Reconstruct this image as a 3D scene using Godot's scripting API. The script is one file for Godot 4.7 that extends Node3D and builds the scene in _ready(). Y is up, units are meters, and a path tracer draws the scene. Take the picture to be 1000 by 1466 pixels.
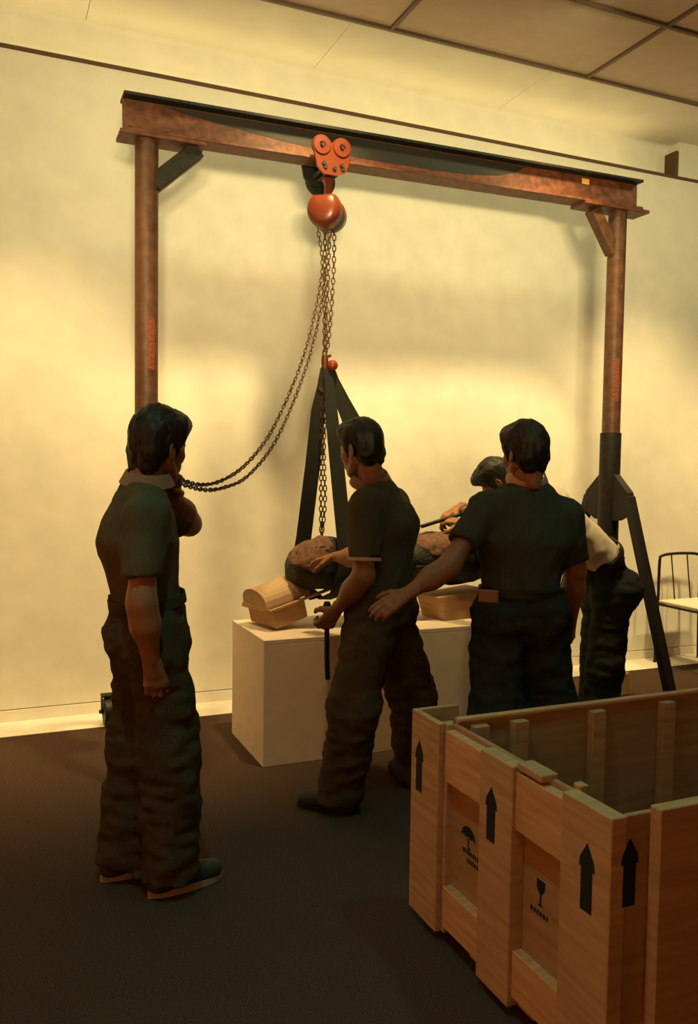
extends Node3D
# A gallery: four workers lower a stone sculpture onto a plinth with a chain hoist on a steel gantry.

const WALL := -5.128      # the lit wall's plane
const CEIL := 4.06
const COVE := -5.25      # the recessed band above the rail
const GZ := -4.28         # the gantry's plane
var M := {}
var used := {}

# ---------------------------------------------------------------- naming
func tag(o: Node, label := "", category := "", group := "", kind := "") -> Node:
	if label: o.set_meta("label", label)
	if category: o.set_meta("category", category)
	if group: o.set_meta("group", group)
	if kind: o.set_meta("kind", kind)
	return o

func numbered(called: String) -> String:
	var n: int = used.get(called, 0)
	used[called] = n + 1
	return called if n == 0 else "%s_%03d" % [called, n]

func thing(called: String, label: String, category: String, at := Vector3.ZERO, group := "", kind := "") -> Node3D:
	var o := Node3D.new()
	o.name = numbered(called)
	o.position = at
	add_child(o)
	tag(o, label, category, group, kind)
	return o

func put(called: String, mesh: Mesh, m: Material, parent: Node = null) -> MeshInstance3D:
	var o := MeshInstance3D.new()
	o.mesh = mesh
	o.material_override = m
	if parent == null or parent == self:
		o.name = numbered(called)
		add_child(o)
	else:
		var k := 0
		var nm := called
		while parent.has_node(nm):
			k += 1
			nm = "%s_%03d" % [called, k]
		o.name = nm
		parent.add_child(o, true)
	return o

# ---------------------------------------------------------------- mesh helpers
func tool() -> SurfaceTool:
	var st := SurfaceTool.new()
	st.begin(Mesh.PRIMITIVE_TRIANGLES)
	return st

func done(st: SurfaceTool) -> ArrayMesh:
	st.generate_normals()
	return st.commit()

func tri(st: SurfaceTool, a: Vector3, b: Vector3, c: Vector3) -> void:
	st.add_vertex(a); st.add_vertex(b); st.add_vertex(c)

func quad(st: SurfaceTool, a: Vector3, b: Vector3, c: Vector3, d: Vector3) -> void:
	tri(st, a, b, c); tri(st, a, c, d)

# a box with chamfered edges; t places it (its basis must be orthonormal)
func box(st: SurfaceTool, t: Transform3D, size: Vector3, ch := 0.003) -> void:
	st.set_smooth_group(-1)
	var h := size / 2.0
	var c: float = minf(ch, minf(h.x, minf(h.y, h.z)) * 0.6)
	var ax := [Vector3.RIGHT, Vector3.UP, Vector3.BACK]
	for a in 3:
		for s in [-1.0, 1.0]:
			var n: Vector3 = ax[a] * s
			var u: Vector3 = ax[(a + 1) % 3]
			var v: Vector3 = ax[(a + 2) % 3]
			var hu: float = h[(a + 1) % 3] - c
			var hv: float = h[(a + 2) % 3] - c
			var o: Vector3 = n * h[a]
			var q := [o - u * hu - v * hv, o + u * hu - v * hv, o + u * hu + v * hv, o - u * hu + v * hv]
			face(st, t, q, n)
	for a in 3:
		var b: int = (a + 1) % 3
		var d: int = (a + 2) % 3
		for s in [-1.0, 1.0]:
			for r in [-1.0, 1.0]:
				var p1: Vector3 = ax[b] * s * h[b] + ax[d] * r * (h[d] - c)
				var p2: Vector3 = ax[b] * s * (h[b] - c) + ax[d] * r * h[d]
				var e: Vector3 = ax[a] * (h[a] - c)
				face(st, t, [p1 - e, p1 + e, p2 + e, p2 - e], ax[b] * s + ax[d] * r)
	for x in [-1.0, 1.0]:
		for y in [-1.0, 1.0]:
			for z in [-1.0, 1.0]:
				var s3 := Vector3(x, y, z)
				face(st, t, [Vector3(h.x, h.y - c, h.z - c) * s3, Vector3(h.x - c, h.y, h.z - c) * s3, Vector3(h.x - c, h.y - c, h.z) * s3], s3)

# a flat convex polygon facing along n (local), wound whichever way is right
func face(st: SurfaceTool, t: Transform3D, q: Array, n: Vector3) -> void:
	var cr: Vector3 = (q[1] - q[0]).cross(q[2] - q[0])
	var flip: bool = cr.dot(n) > 0.0
	if t.basis.determinant() < 0.0: flip = not flip
	for i in range(1, q.size() - 1):
		if flip: tri(st, t * q[0], t * q[i + 1], t * q[i])
		else: tri(st, t * q[0], t * q[i], t * q[i + 1])

func bx(at: Vector3, size: Vector3, ch := 0.003, turn := Basis.IDENTITY) -> ArrayMesh:
	var st := tool()
	box(st, Transform3D(turn, at), size, ch)
	return done(st)

# a box between two corners
func span(a: Vector3, b: Vector3, ch := 0.003) -> ArrayMesh:
	return bx((a + b) / 2.0, (b - a).abs(), ch)

# a box beam from a to b, w wide along side, t thick
func bar(st: SurfaceTool, a: Vector3, b: Vector3, w: float, t: float, side: Vector3, ch := 0.003) -> void:
	var y := (b - a).normalized()
	var z := side.cross(y).normalized()
	var x := y.cross(z).normalized()
	box(st, Transform3D(Basis(x, y, z), (a + b) / 2.0), Vector3(w, (b - a).length(), t), ch)

# extrude a closed outline (x, y of the frame t) by depth along the frame's z, centred
func prism(st: SurfaceTool, pts: PackedVector2Array, t: Transform3D, depth: float) -> void:
	st.set_smooth_group(-1)
	var p := pts
	if Geometry2D.is_polygon_clockwise(p):
		p = p.duplicate(); p.reverse()
	var ix := Geometry2D.triangulate_polygon(p)
	for s in [-1.0, 1.0]:
		for i in range(0, ix.size(), 3):
			var q := []
			for j in 3: q.append(Vector3(p[ix[i + j]].x, p[ix[i + j]].y, s * depth / 2.0))
			face(st, t, q, Vector3(0, 0, s))
	for i in p.size():
		var a := p[i]
		var b := p[(i + 1) % p.size()]
		var n := Vector3(b.y - a.y, a.x - b.x, 0)
		face(st, t, [Vector3(a.x, a.y, -depth / 2), Vector3(b.x, b.y, -depth / 2), Vector3(b.x, b.y, depth / 2), Vector3(a.x, a.y, depth / 2)], n)

# revolve a profile of (radius, height) about the frame's y
func lathe(st: SurfaceTool, prof: Array, t: Transform3D, seg := 24) -> void:
	for i in prof.size() - 1:
		var a: Vector2 = prof[i]
		var b: Vector2 = prof[i + 1]
		st.set_smooth_group(i if (b - a).length() > 0.0 else -1)
		for k in seg:
			var a0 := TAU * k / seg
			var a1 := TAU * (k + 1) / seg
			var d0 := Vector3(cos(a0), 0, sin(a0))
			var d1 := Vector3(cos(a1), 0, sin(a1))
			var q := []
			q.append(d0 * a.x + Vector3.UP * a.y)
			if a.x > 1e-5: q.append(d1 * a.x + Vector3.UP * a.y)
			if b.x > 1e-5: q.append(d1 * b.x + Vector3.UP * b.y)
			q.append(d0 * b.x + Vector3.UP * b.y)
			if q.size() >= 3:
				var nrm := (d0 + d1).normalized() * (b.y - a.y) + Vector3.UP * (a.x - b.x)
				face(st, t, q, nrm)

# a round tube along a path
func tube(st: SurfaceTool, path: Array, r: float, seg := 10, caps := true) -> void:
	st.set_smooth_group(1)
	var rings := []
	var up := Vector3.UP
	for i in path.size():
		var d: Vector3 = (path[mini(i + 1, path.size() - 1)] - path[maxi(i - 1, 0)]).normalized()
		if i == 0 and absf(d.dot(up)) > 0.9: up = Vector3.BACK
		var x := up.cross(d).normalized()
		up = d.cross(x).normalized()
		var ring := []
		for k in seg:
			var a := TAU * k / seg
			ring.append(path[i] + (x * cos(a) + up * sin(a)) * r)
		rings.append(ring)
	for i in path.size() - 1:
		for k in seg:
			var k2 := (k + 1) % seg
			var mid: Vector3 = (rings[i][k] + rings[i + 1][k2]) / 2.0 - (path[i] + path[i + 1]) / 2.0
			face(st, Transform3D.IDENTITY, [rings[i][k], rings[i][k2], rings[i + 1][k2], rings[i + 1][k]], mid)
	if caps:
		st.set_smooth_group(-1)
		face(st, Transform3D.IDENTITY, rings[0], path[0] - path[1])
		face(st, Transform3D.IDENTITY, rings[-1], path[-1] - path[-2])

func smooth_path(pts: Array, step := 0.02) -> PackedVector3Array:
	var c := Curve3D.new()
	for i in pts.size():
		var tan_v: Vector3 = (pts[mini(i + 1, pts.size() - 1)] - pts[maxi(i - 1, 0)]) / 6.0
		c.add_point(pts[i], -tan_v, tan_v)
	c.bake_interval = step
	var out := PackedVector3Array()
	var n: int = maxi(2, int(c.get_baked_length() / step))
	for i in n + 1: out.append(c.sample_baked(c.get_baked_length() * i / n))
	return out

# flat webbing through points; each entry is [point, width, width direction]
func strap(pts: Array, thick := 0.006) -> ArrayMesh:
	var st := tool()
	st.set_smooth_group(1)
	var secs := []
	for i in pts.size():
		var p: Vector3 = pts[i][0]
		var d: Vector3 = (pts[mini(i + 1, pts.size() - 1)][0] - pts[maxi(i - 1, 0)][0]).normalized()
		var w: Vector3 = pts[i][2]
		w = (w - d * w.dot(d)).normalized()
		var n := d.cross(w)
		var hw: float = pts[i][1] / 2.0
		secs.append([p - w * hw - n * thick / 2, p + w * hw - n * thick / 2, p + w * hw + n * thick / 2, p - w * hw + n * thick / 2])
	for i in secs.size() - 1:
		for k in 4:
			st.set_smooth_group(k)
			var k2 := (k + 1) % 4
			var mid: Vector3 = (secs[i][k] + secs[i][k2]) / 2.0 - (secs[i][0] + secs[i][2]) / 2.0
			face(st, Transform3D.IDENTITY, [secs[i][k], secs[i][k2], secs[i + 1][k2], secs[i + 1][k]], mid)
	st.set_smooth_group(-1)
	face(st, Transform3D.IDENTITY, secs[0], pts[0][0] - pts[1][0])
	face(st, Transform3D.IDENTITY, secs[-1], pts[-1][0] - pts[-2][0])
	return done(st)

# ---------------------------------------------------------------- signed distance modelling
class Field:
	var o: Vector3
	var n: Vector3i
	var h: float
	var k: float
	var f := PackedFloat32Array()

	func _init(lo: Vector3, hi: Vector3, cell: float, kk: float) -> void:
		o = lo; h = cell; k = kk
		n = Vector3i(((hi - lo) / cell).ceil()) + Vector3i.ONE
		f.resize(n.x * n.y * n.z)

	func range_of(lo: Vector3, hi: Vector3) -> Array:
		var a := Vector3i(((lo - o) / h).floor()).clamp(Vector3i.ZERO, n - Vector3i.ONE)
		var b := Vector3i(((hi - o) / h).ceil()).clamp(Vector3i.ZERO, n - Vector3i.ONE)
		return [a, b]

	# a tapered capsule; s < 1 widens it along u; capa / capb cut it flat at that end
	func cone(a: Vector3, b: Vector3, ra: float, rb: float, u := Vector3.ZERO, s := 1.0, capa := false, capb := false) -> void:
		var m := 3.5 / k
		var e: float = maxf(ra, rb) + m
		var ev := Vector3(e, e, e) + u.abs() * (maxf(ra, rb) / s - maxf(ra, rb))
		var r := range_of(a.min(b) - ev, a.max(b) + ev)
		var lo: Vector3i = r[0]
		var hi: Vector3i = r[1]
		var ab := b - a
		var ln: float = maxf(ab.length(), 1e-5)
		var dir := ab / ln
		ab += u * (ab.dot(u) * (s - 1.0))
		var l2: float = maxf(ab.length_squared(), 1e-8)
		var s1 := s - 1.0
		var dr := rb - ra
		for z in range(lo.z, hi.z + 1):
			for y in range(lo.y, hi.y + 1):
				var row := (z * n.y + y) * n.x
				var q := Vector3(o.x + lo.x * h, o.y + y * h, o.z + z * h) - a
				for x in range(lo.x, hi.x + 1):
					var w := q + u * (q.dot(u) * s1)
					var t := clampf(w.dot(ab) / l2, 0.0, 1.0)
					var d := (w - ab * t).length() - ra - dr * t
					if capb: d = maxf(d, q.dot(dir) - ln)
					if capa: d = maxf(d, -q.dot(dir))
					if d < m: f[row + x] += exp(-k * maxf(d, -0.1))
					q.x += h

	func ball(c: Vector3, rad: Vector3, bs := Basis.IDENTITY) -> void:
		var m := 3.5 / k
		var e: float = maxf(rad.x, maxf(rad.y, rad.z)) + m
		var r := range_of(c - Vector3.ONE * e, c + Vector3.ONE * e)
		var lo: Vector3i = r[0]
		var hi: Vector3i = r[1]
		var inv := bs.inverse()
		var i1 := Vector3.ONE / rad
		var i2 := i1 * i1
		for z in range(lo.z, hi.z + 1):
			for y in range(lo.y, hi.y + 1):
				var row := (z * n.y + y) * n.x
				for x in range(lo.x, hi.x + 1):
					var q := inv * (o + Vector3(x, y, z) * h - c)
					var k0 := (q * i1).length()
					var d := k0 * (k0 - 1.0) / maxf((q * i2).length(), 1e-6)
					if d < m: f[row + x] += exp(-k * maxf(d, -0.1))

	func solid() -> void:
		for i in f.size():
			var v := f[i]
			f[i] = -log(v) / k if v > 1e-3 else 0.12

	func cut(p: Vector3, nrm: Vector3) -> void:      # removes what lies beyond p along nrm
		var i := 0
		for z in n.z:
			for y in n.y:
				for x in n.x:
					if f[i] < 0.08: f[i] = maxf(f[i], (o + Vector3(x, y, z) * h - p).dot(nrm))
					i += 1

	func carve(c: Vector3, rad: Vector3, bs := Basis.IDENTITY) -> void:
		var e: float = maxf(rad.x, maxf(rad.y, rad.z)) + 2 * h
		var r := range_of(c - Vector3.ONE * e, c + Vector3.ONE * e)
		var lo: Vector3i = r[0]
		var hi: Vector3i = r[1]
		var inv := bs.inverse()
		for z in range(lo.z, hi.z + 1):
			for y in range(lo.y, hi.y + 1):
				for x in range(lo.x, hi.x + 1):
					var i := (z * n.y + y) * n.x + x
					var q := inv * (o + Vector3(x, y, z) * h - c)
					var k0 := (q / rad).length()
					var d := k0 * (k0 - 1.0) / maxf((q / (rad * rad)).length(), 1e-6)
					f[i] = maxf(f[i], -d)

	func rough(amp: float, freq: float, stretch := Vector3.ONE, rng := 1) -> void:
		var no := FastNoiseLite.new()
		no.seed = rng
		no.frequency = freq
		no.fractal_octaves = 2
		var i := 0
		for z in n.z:
			for y in n.y:
				for x in n.x:
					if absf(f[i]) < 0.04: f[i] += amp * no.get_noise_3dv((o + Vector3(x, y, z) * h) * stretch)
					i += 1

	# surface nets: [vertices, normals, indices]
	func net() -> Array:
		var vs := PackedVector3Array()
		var at := PackedInt32Array()
		at.resize(f.size())
		at.fill(-1)
		var sx := 1
		var sy := n.x
		var sz := n.x * n.y
		var off := [0, sx, sy, sx + sy, sz, sz + sx, sz + sy, sz + sx + sy]
		var edges := [[0, 1], [2, 3], [4, 5], [6, 7], [0, 2], [1, 3], [4, 6], [5, 7], [0, 4], [1, 5], [2, 6], [3, 7]]
		var cp := []
		for c in 8: cp.append(Vector3(c & 1, (c >> 1) & 1, c >> 2))
		var lim := h * 2.0
		var g := PackedFloat32Array()
		g.resize(8)
		for z in n.z - 1:
			for y in n.y - 1:
				var i := (z * n.y + y) * n.x
				for x in n.x - 1:
					if absf(f[i]) < lim:
						var ins := 0
						for c in 8:
							g[c] = f[i + off[c]]
							if g[c] < 0.0: ins += 1
						if ins > 0 and ins < 8:
							var sum := Vector3.ZERO
							var cnt := 0
							for e in edges:
								var a: float = g[e[0]]
								var b: float = g[e[1]]
								if (a < 0.0) != (b < 0.0):
									sum += cp[e[0]].lerp(cp[e[1]], a / (a - b))
									cnt += 1
							at[i] = vs.size()
							vs.append(o + (Vector3(x, y, z) + sum / cnt) * h)
					i += 1
		var ix := PackedInt32Array()
		for z in range(1, n.z - 1):
			for y in range(1, n.y - 1):
				var i := (z * n.y + y) * n.x + 1
				for x in range(1, n.x - 1):
					if at[i] >= 0 or absf(f[i]) < lim:
						var s0: bool = f[i] < 0.0
						if s0 != (f[i + sx] < 0.0): four(ix, at[i], at[i - sy], at[i - sy - sz], at[i - sz], s0)
						if s0 != (f[i + sy] < 0.0): four(ix, at[i], at[i - sz], at[i - sz - sx], at[i - sx], s0)
						if s0 != (f[i + sz] < 0.0): four(ix, at[i], at[i - sx], at[i - sx - sy], at[i - sy], s0)
					i += 1
		var ns := PackedVector3Array()
		ns.resize(vs.size())
		for t in range(0, ix.size(), 3):
			var a := vs[ix[t]]
			var nn := (vs[ix[t + 2]] - a).cross(vs[ix[t + 1]] - a)
			for j in 3: ns[ix[t + j]] += nn
		for j in ns.size(): ns[j] = ns[j].normalized()
		return [vs, ns, ix]

	func four(ix: PackedInt32Array, a: int, b: int, c: int, d: int, front: bool) -> void:
		if a < 0 or b < 0 or c < 0 or d < 0: return
		if front: ix.append_array([a, b, c, a, c, d])
		else: ix.append_array([a, c, b, a, d, c])

func weld(list: Array) -> ArrayMesh:      # several nets into one mesh
	var vs := PackedVector3Array()
	var ns := PackedVector3Array()
	var ix := PackedInt32Array()
	for a in list:
		var b := vs.size()
		vs.append_array(a[0])
		ns.append_array(a[1])
		for i in a[2]: ix.append(i + b)
	var arr := []
	arr.resize(Mesh.ARRAY_MAX)
	arr[Mesh.ARRAY_VERTEX] = vs
	arr[Mesh.ARRAY_NORMAL] = ns
	arr[Mesh.ARRAY_INDEX] = ix
	var m := ArrayMesh.new()
	m.add_surface_from_arrays(Mesh.PRIMITIVE_TRIANGLES, arr)
	return m

func moved(net: Array, t: Transform3D) -> Array:
	var vs := PackedVector3Array()
	var ns := PackedVector3Array()
	for v in net[0]: vs.append(t * v)
	for v in net[1]: ns.append((t.basis * v).normalized())
	return [vs, ns, net[2]]

# ---------------------------------------------------------------- materials
func grain(size: int, freq: float, lo: Color, hi: Color, stretch := Vector2.ONE, rng := 1, oct := 4) -> ImageTexture:
	var no := FastNoiseLite.new()
	no.seed = rng
	no.frequency = freq
	no.fractal_octaves = oct
	var im := Image.create(size, size, true, Image.FORMAT_RGB8)
	for y in size:
		for x in size:
			# wraps by blending with its shifted copy
			var fx := float(x) / size
			var fy := float(y) / size
			var a := no.get_noise_2d(x * stretch.x, y * stretch.y)
			var b := no.get_noise_2d((x - size) * stretch.x, y * stretch.y)
			var c := no.get_noise_2d(x * stretch.x, (y - size) * stretch.y)
			var d := no.get_noise_2d((x - size) * stretch.x, (y - size) * stretch.y)
			var v := lerpf(lerpf(a, b, fx), lerpf(c, d, fx), fy)
			im.set_pixel(x, y, lo.lerp(hi, clampf(v * 0.9 + 0.5, 0, 1)))
	im.generate_mipmaps()
	return ImageTexture.create_from_image(im)

func mat(c: Color, rough := 0.8, metal := 0.0, tex: Texture2D = null, scale := 1.0, spec := 0.5) -> StandardMaterial3D:
	var m := StandardMaterial3D.new()
	m.albedo_color = c
	m.roughness = rough
	m.metallic = metal
	m.metallic_specular = spec
	if tex:
		m.albedo_texture = tex
		m.uv1_triplanar = true
		m.uv1_world_triplanar = true
		m.uv1_scale = Vector3.ONE * scale
	return m

func bump(m: StandardMaterial3D, freq: float, amount: float) -> StandardMaterial3D:
	var no := FastNoiseLite.new()
	no.frequency = freq
	var nt := NoiseTexture2D.new()
	nt.width = 256; nt.height = 256
	nt.noise = no
	nt.seamless = true
	nt.as_normal_map = true
	nt.bump_strength = amount
	m.normal_enabled = true
	m.normal_texture = nt
	m.normal_scale = 0.6
	return m

func materials() -> void:
	var g := func(v: float) -> Color: return Color(v, v, v)
	var soft := grain(192, 0.03, g.call(0.95), g.call(1.0), Vector2.ONE, 3)
	var fine := grain(192, 0.12, g.call(0.6), g.call(1.0), Vector2.ONE, 5)
	var wood := grain(256, 0.02, Color(0.86, 0.82, 0.78), Color(1, 1, 1), Vector2(0.35, 4.0), 7)
	var blot := grain(192, 0.035, Color(0.55, 0.5, 0.48), Color(1, 1, 1), Vector2.ONE, 11, 5)
	M.wall = mat(Color(0.93, 0.915, 0.88), 0.92, 0, soft, 0.7, 0.2)
	M.ceil = mat(Color(0.93, 0.91, 0.87), 0.95, 0, soft, 0.5, 0.2)
	M.tile = mat(Color(0.80, 0.72, 0.66), 0.95, 0, soft, 1.1, 0.2)
	M.bar = mat(Color(0.40, 0.31, 0.24), 0.6)
	M.dark_trim = mat(Color(0.36, 0.26, 0.19), 0.8)
	M.far_wall = mat(Color(0.80, 0.60, 0.45), 0.95, 0, soft, 0.5, 0.2)
	M.carpet = bump(mat(Color(0.405, 0.325, 0.278), 1.0, 0, fine, 6.0, 0.0), 0.2, 6)
	M.strip = mat(Color(0.93, 0.91, 0.86), 0.7, 0, soft, 1.5, 0.2)
	M.plinth = mat(Color(0.90, 0.83, 0.75), 0.85, 0, soft, 1.2, 0.2)
	M.rust = mat(Color(0.49, 0.285, 0.19), 0.55, 0, blot, 2.2)
	M.post = mat(Color(0.43, 0.285, 0.20), 0.5, 0, blot, 2.2)
	M.steel_dark = mat(Color(0.16, 0.15, 0.14), 0.6, 0.2, blot, 3.0)
	M.flange_shade = mat(Color(0.13, 0.12, 0.11), 0.6)  # dark paint for the flange's shade on the web
	M.label = mat(Color(0.60, 0.31, 0.17), 0.7, 0, blot, 9.0)
	M.yellow = mat(Color(0.95, 0.78, 0.30), 0.6)
	M.hoist = mat(Color(0.385, 0.165, 0.095), 0.32, 0, soft, 4.0)
	M.red_ball = mat(Color(0.50, 0.19, 0.11), 0.25)
	M.black_iron = mat(Color(0.10, 0.095, 0.09), 0.5, 0.3)
	M.chain = mat(Color(0.36, 0.27, 0.20), 0.45, 0.6)
	M.hook = mat(Color(0.45, 0.25, 0.15), 0.5, 0.3, blot, 5.0)
	M.web = bump(mat(Color(0.13, 0.14, 0.115), 0.9, 0, fine, 14.0), 0.3, 5)
	M.ply = mat(Color(0.72, 0.57, 0.42), 0.75, 0, wood, 1.3, 0.3)
	M.cleat = mat(Color(0.80, 0.64, 0.475), 0.75, 0, wood, 1.7, 0.3)
	M.rail = mat(Color(0.87, 0.67, 0.49), 0.75, 0, wood, 1.5, 0.3)
	M.stencil = mat(Color(0.075, 0.085, 0.07), 0.9)
	M.new_wood = mat(Color(0.77, 0.62, 0.48), 0.7, 0, wood, 2.6, 0.3)
	M.cushion = mat(Color(0.78, 0.66, 0.53), 0.85, 0, soft, 6.0, 0.2)
	M.basalt = bump(mat(Color(0.16, 0.15, 0.14), 0.7, 0, blot, 3.0), 0.08, 5)
	M.crust = bump(mat(Color(0.58, 0.435, 0.35), 0.95, 0, blot, 4.0), 0.1, 8)
	M.skin = mat(Color(0.62, 0.42, 0.29), 0.55, 0, soft, 5.0)
	M.hair = mat(Color(0.10, 0.105, 0.09), 0.55, 0, fine, 12.0)
	M.shirt_olive = mat(Color(0.46, 0.43, 0.33), 0.95, 0, fine, 9.0, 0.15)
	M.shirt_green = mat(Color(0.42, 0.41, 0.33), 0.95, 0, fine, 9.0, 0.15)
	M.shirt_teal = mat(Color(0.36, 0.39, 0.35), 0.95, 0, fine, 9.0, 0.15)
	M.shirt_white = mat(Color(0.93, 0.89, 0.83), 0.9, 0, soft, 9.0, 0.15)
	M.collar_lit = mat(Color(0.60, 0.49, 0.38), 0.95)  # shirt collars painted lighter, as if lit from above
	M.piping = mat(Color(0.80, 0.68, 0.56), 0.9)
	M.trousers_brown = mat(Color(0.36, 0.32, 0.24), 0.95, 0, fine, 7.0, 0.15)
	M.trousers_khaki = mat(Color(0.40, 0.33, 0.24), 0.95, 0, fine, 7.0, 0.15)
	M.trousers_black = mat(Color(0.25, 0.27, 0.245), 0.95, 0, fine, 7.0, 0.15)
	M.shoe = mat(Color(0.20, 0.19, 0.16), 0.7)
	M.sole = mat(Color(0.66, 0.58, 0.45), 0.7)
	M.leather = mat(Color(0.12, 0.10, 0.08), 0.5)
	M.patch = mat(Color(0.62, 0.44, 0.27), 0.7, 0, soft, 12.0)
	M.eye = mat(Color(0.85, 0.82, 0.76), 0.2)
	M.seat = mat(Color(0.90, 0.87, 0.80), 0.6)
	M.tape = mat(Color(0.95, 0.93, 0.88), 0.5)

# ---------------------------------------------------------------- people
var head_net: Array = []

# the head's own frame: x across, y up, z to the face; its origin is level with the eyes
func make_head() -> Array:
	var F := Field.new(Vector3(-0.11, -0.16, -0.14), Vector3(0.11, 0.15, 0.14), 0.0046, 130.0)
	F.ball(Vector3(0, 0.028, -0.014), Vector3(0.073, 0.088, 0.093))
	F.cone(Vector3(0, -0.015, 0.03), Vector3(0, -0.09, 0.058), 0.056, 0.024, Vector3.RIGHT, 0.92)
	F.cone(Vector3(0, -0.05, -0.03), Vector3(0, -0.135, -0.042), 0.05, 0.040)
	F.cone(Vector3(-0.026, 0.021, 0.077), Vector3(0.026, 0.021, 0.077), 0.011, 0.011)
	F.cone(Vector3(0, 0.014, 0.082), Vector3(0, -0.028, 0.1), 0.0075, 0.0105)
	F.cone(Vector3(-0.016, -0.056, 0.079), Vector3(0.016, -0.056, 0.079), 0.0075, 0.0075)
	F.cone(Vector3(-0.014, -0.067, 0.077), Vector3(0.014, -0.067, 0.077), 0.008, 0.008)
	for s in [-1.0, 1.0]:
		F.cone(Vector3(s * 0.052, -0.045, -0.002), Vector3(s * 0.016, -0.094, 0.056), 0.019, 0.018)
		F.ball(Vector3(s * 0.039, -0.022, 0.055), Vector3(0.024, 0.022, 0.022))
		F.ball(Vector3(s * 0.010, -0.032, 0.09), Vector3(0.008, 0.007, 0.009))
	F.solid()
	for s in [-1.0, 1.0]:
		F.carve(Vector3(s * 0.031, 0.002, 0.089), Vector3(0.016, 0.0085, 0.012))
	var E := []
	for s in [-1.0, 1.0]:
		var G := Field.new(Vector3(s * 0.08 - 0.03, -0.05, -0.05), Vector3(s * 0.08 + 0.03, 0.045, 0.035), 0.0036, 260.0)
		var bs := Basis(Vector3.UP, -s * 0.45)
		G.ball(Vector3(s * 0.079, -0.003, -0.010), Vector3(0.0065, 0.032, 0.021), bs)
		G.ball(Vector3(s * 0.074, -0.026, -0.004), Vector3(0.008, 0.012, 0.012), bs)
		G.solid()
		G.carve(Vector3(s * 0.086, 0.0, -0.008), Vector3(0.006, 0.018, 0.011), bs)
		E.append(G.net())
	var parts := [F.net()]
	parts.append_array(E)
	return parts

# hair over the head; style gives its bulk and how low it comes
func make_hair(bulk: float, top: float, nape: float, fringe: float, rng: int) -> ArrayMesh:
	var F := Field.new(Vector3(-0.13, -0.14, -0.15), Vector3(0.13, 0.17, 0.15), 0.0052, 110.0)
	F.ball(Vector3(0, 0.035 + top * 0.3, -0.02), Vector3(0.079 + bulk, 0.088 + bulk + top, 0.096 + bulk))
	F.ball(Vector3(0, 0.085 + top * 0.5, 0.035), Vector3(0.062 + bulk, 0.032 + top, 0.062 + fringe))
	F.cone(Vector3(-0.03, -0.03, -0.055), Vector3(-0.025, nape, -0.058), 0.045 + bulk * 0.4, 0.034)
	F.cone(Vector3(0.03, -0.03, -0.055), Vector3(0.025, nape, -0.058), 0.045 + bulk * 0.4, 0.034)
	for s in [-1.0, 1.0]:
		F.cone(Vector3(s * 0.066, 0.03, 0.02), Vector3(s * 0.068, -0.022, 0.018), 0.014 + bulk * 0.3, 0.006)
		F.ball(Vector3(s * (0.058 + bulk), 0.07, 0.0), Vector3(0.03, 0.035, 0.06))
	F.solid()
	F.carve(Vector3(0, -0.045, 0.11), Vector3(0.088, 0.098, 0.088))
	for s in [-1.0, 1.0]:
		F.carve(Vector3(s * 0.1, -0.022, 0.0), Vector3(0.03, 0.036, 0.024))
	F.rough(0.005, 18.0, Vector3(1.6, 0.5, 0.9), rng)
	F.rough(0.0035, 60.0, Vector3(1.6, 0.4, 0.8), rng + 5)
	return weld([F.net()])

# a hand from its wrist: along = to the fingertips, back = the back of the hand, thumb = the thumb's side
func make_hand(w: Vector3, along: Vector3, back: Vector3, thumb: Vector3, curl: Array, tcurl := 0.5) -> Array:
	var y := along.normalized()
	var z := (back - y * back.dot(y)).normalized()
	var x := (thumb - y * thumb.dot(y) - z * thumb.dot(z)).normalized()
	var chains := []
	var bx_ := [0.030, 0.010, -0.010, -0.028]
	var by := [0.090, 0.094, 0.089, 0.080]
	var ln := [0.074, 0.083, 0.077, 0.060]
	for i in 4:
		var p: Vector3 = x * bx_[i] + y * by[i]
		var pts := [w + x * bx_[i] * 0.55 + y * 0.012, w + p]
		var ang: float = curl[i] * 0.55
		var fan: float = bx_[i] * 1.6
		for j in 3:
			var dir := (y * cos(ang) - z * sin(ang) + x * fan * cos(ang)).normalized()
			p += dir * ln[i] * [0.45, 0.31, 0.24][j]
			pts.append(w + p)
			ang += curl[i]
		chains.append(pts)
	var tp: Vector3 = x * 0.022 + y * 0.022 - z * 0.006
	var tpts := [w + tp]
	var td := (x * 0.75 + y * 0.65 - z * (0.15 + tcurl * 0.5)).normalized()
	for j in 3:
		tp += td * [0.042, 0.034, 0.028][j]
		tpts.append(w + tp)
		td = (td + (y * 0.35 - x * 0.55 * tcurl - z * 0.25 * tcurl)).normalized()
	var lo := w
	var hi := w
	for c in chains + [tpts]:
		for p in c:
			lo = lo.min(p); hi = hi.max(p)
	var F := Field.new(lo - Vector3.ONE * 0.04, hi + Vector3.ONE * 0.04, 0.0034, 330.0)
	for i in 4:
		var c: Array = chains[i]
		F.cone(c[0], c[1], 0.014, 0.0125)
		F.cone(c[1], c[2], 0.0105, 0.0092)
		F.cone(c[2], c[3], 0.0092, 0.0083)
		F.cone(c[3], c[4], 0.0083, 0.0072)
	F.cone(w - y * 0.05, w + y * 0.05, 0.0245, 0.017, x, 0.72)
	F.cone(tpts[0], tpts[1], 0.017, 0.0125)
	F.cone(tpts[1], tpts[2], 0.0112, 0.0098)
	F.cone(tpts[2], tpts[3], 0.0098, 0.0078)
	F.solid()
	return F.net()

func flat_dir(v: Vector3) -> Vector3:
	return Vector3(v.x, 0, v.z).normalized()

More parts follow.
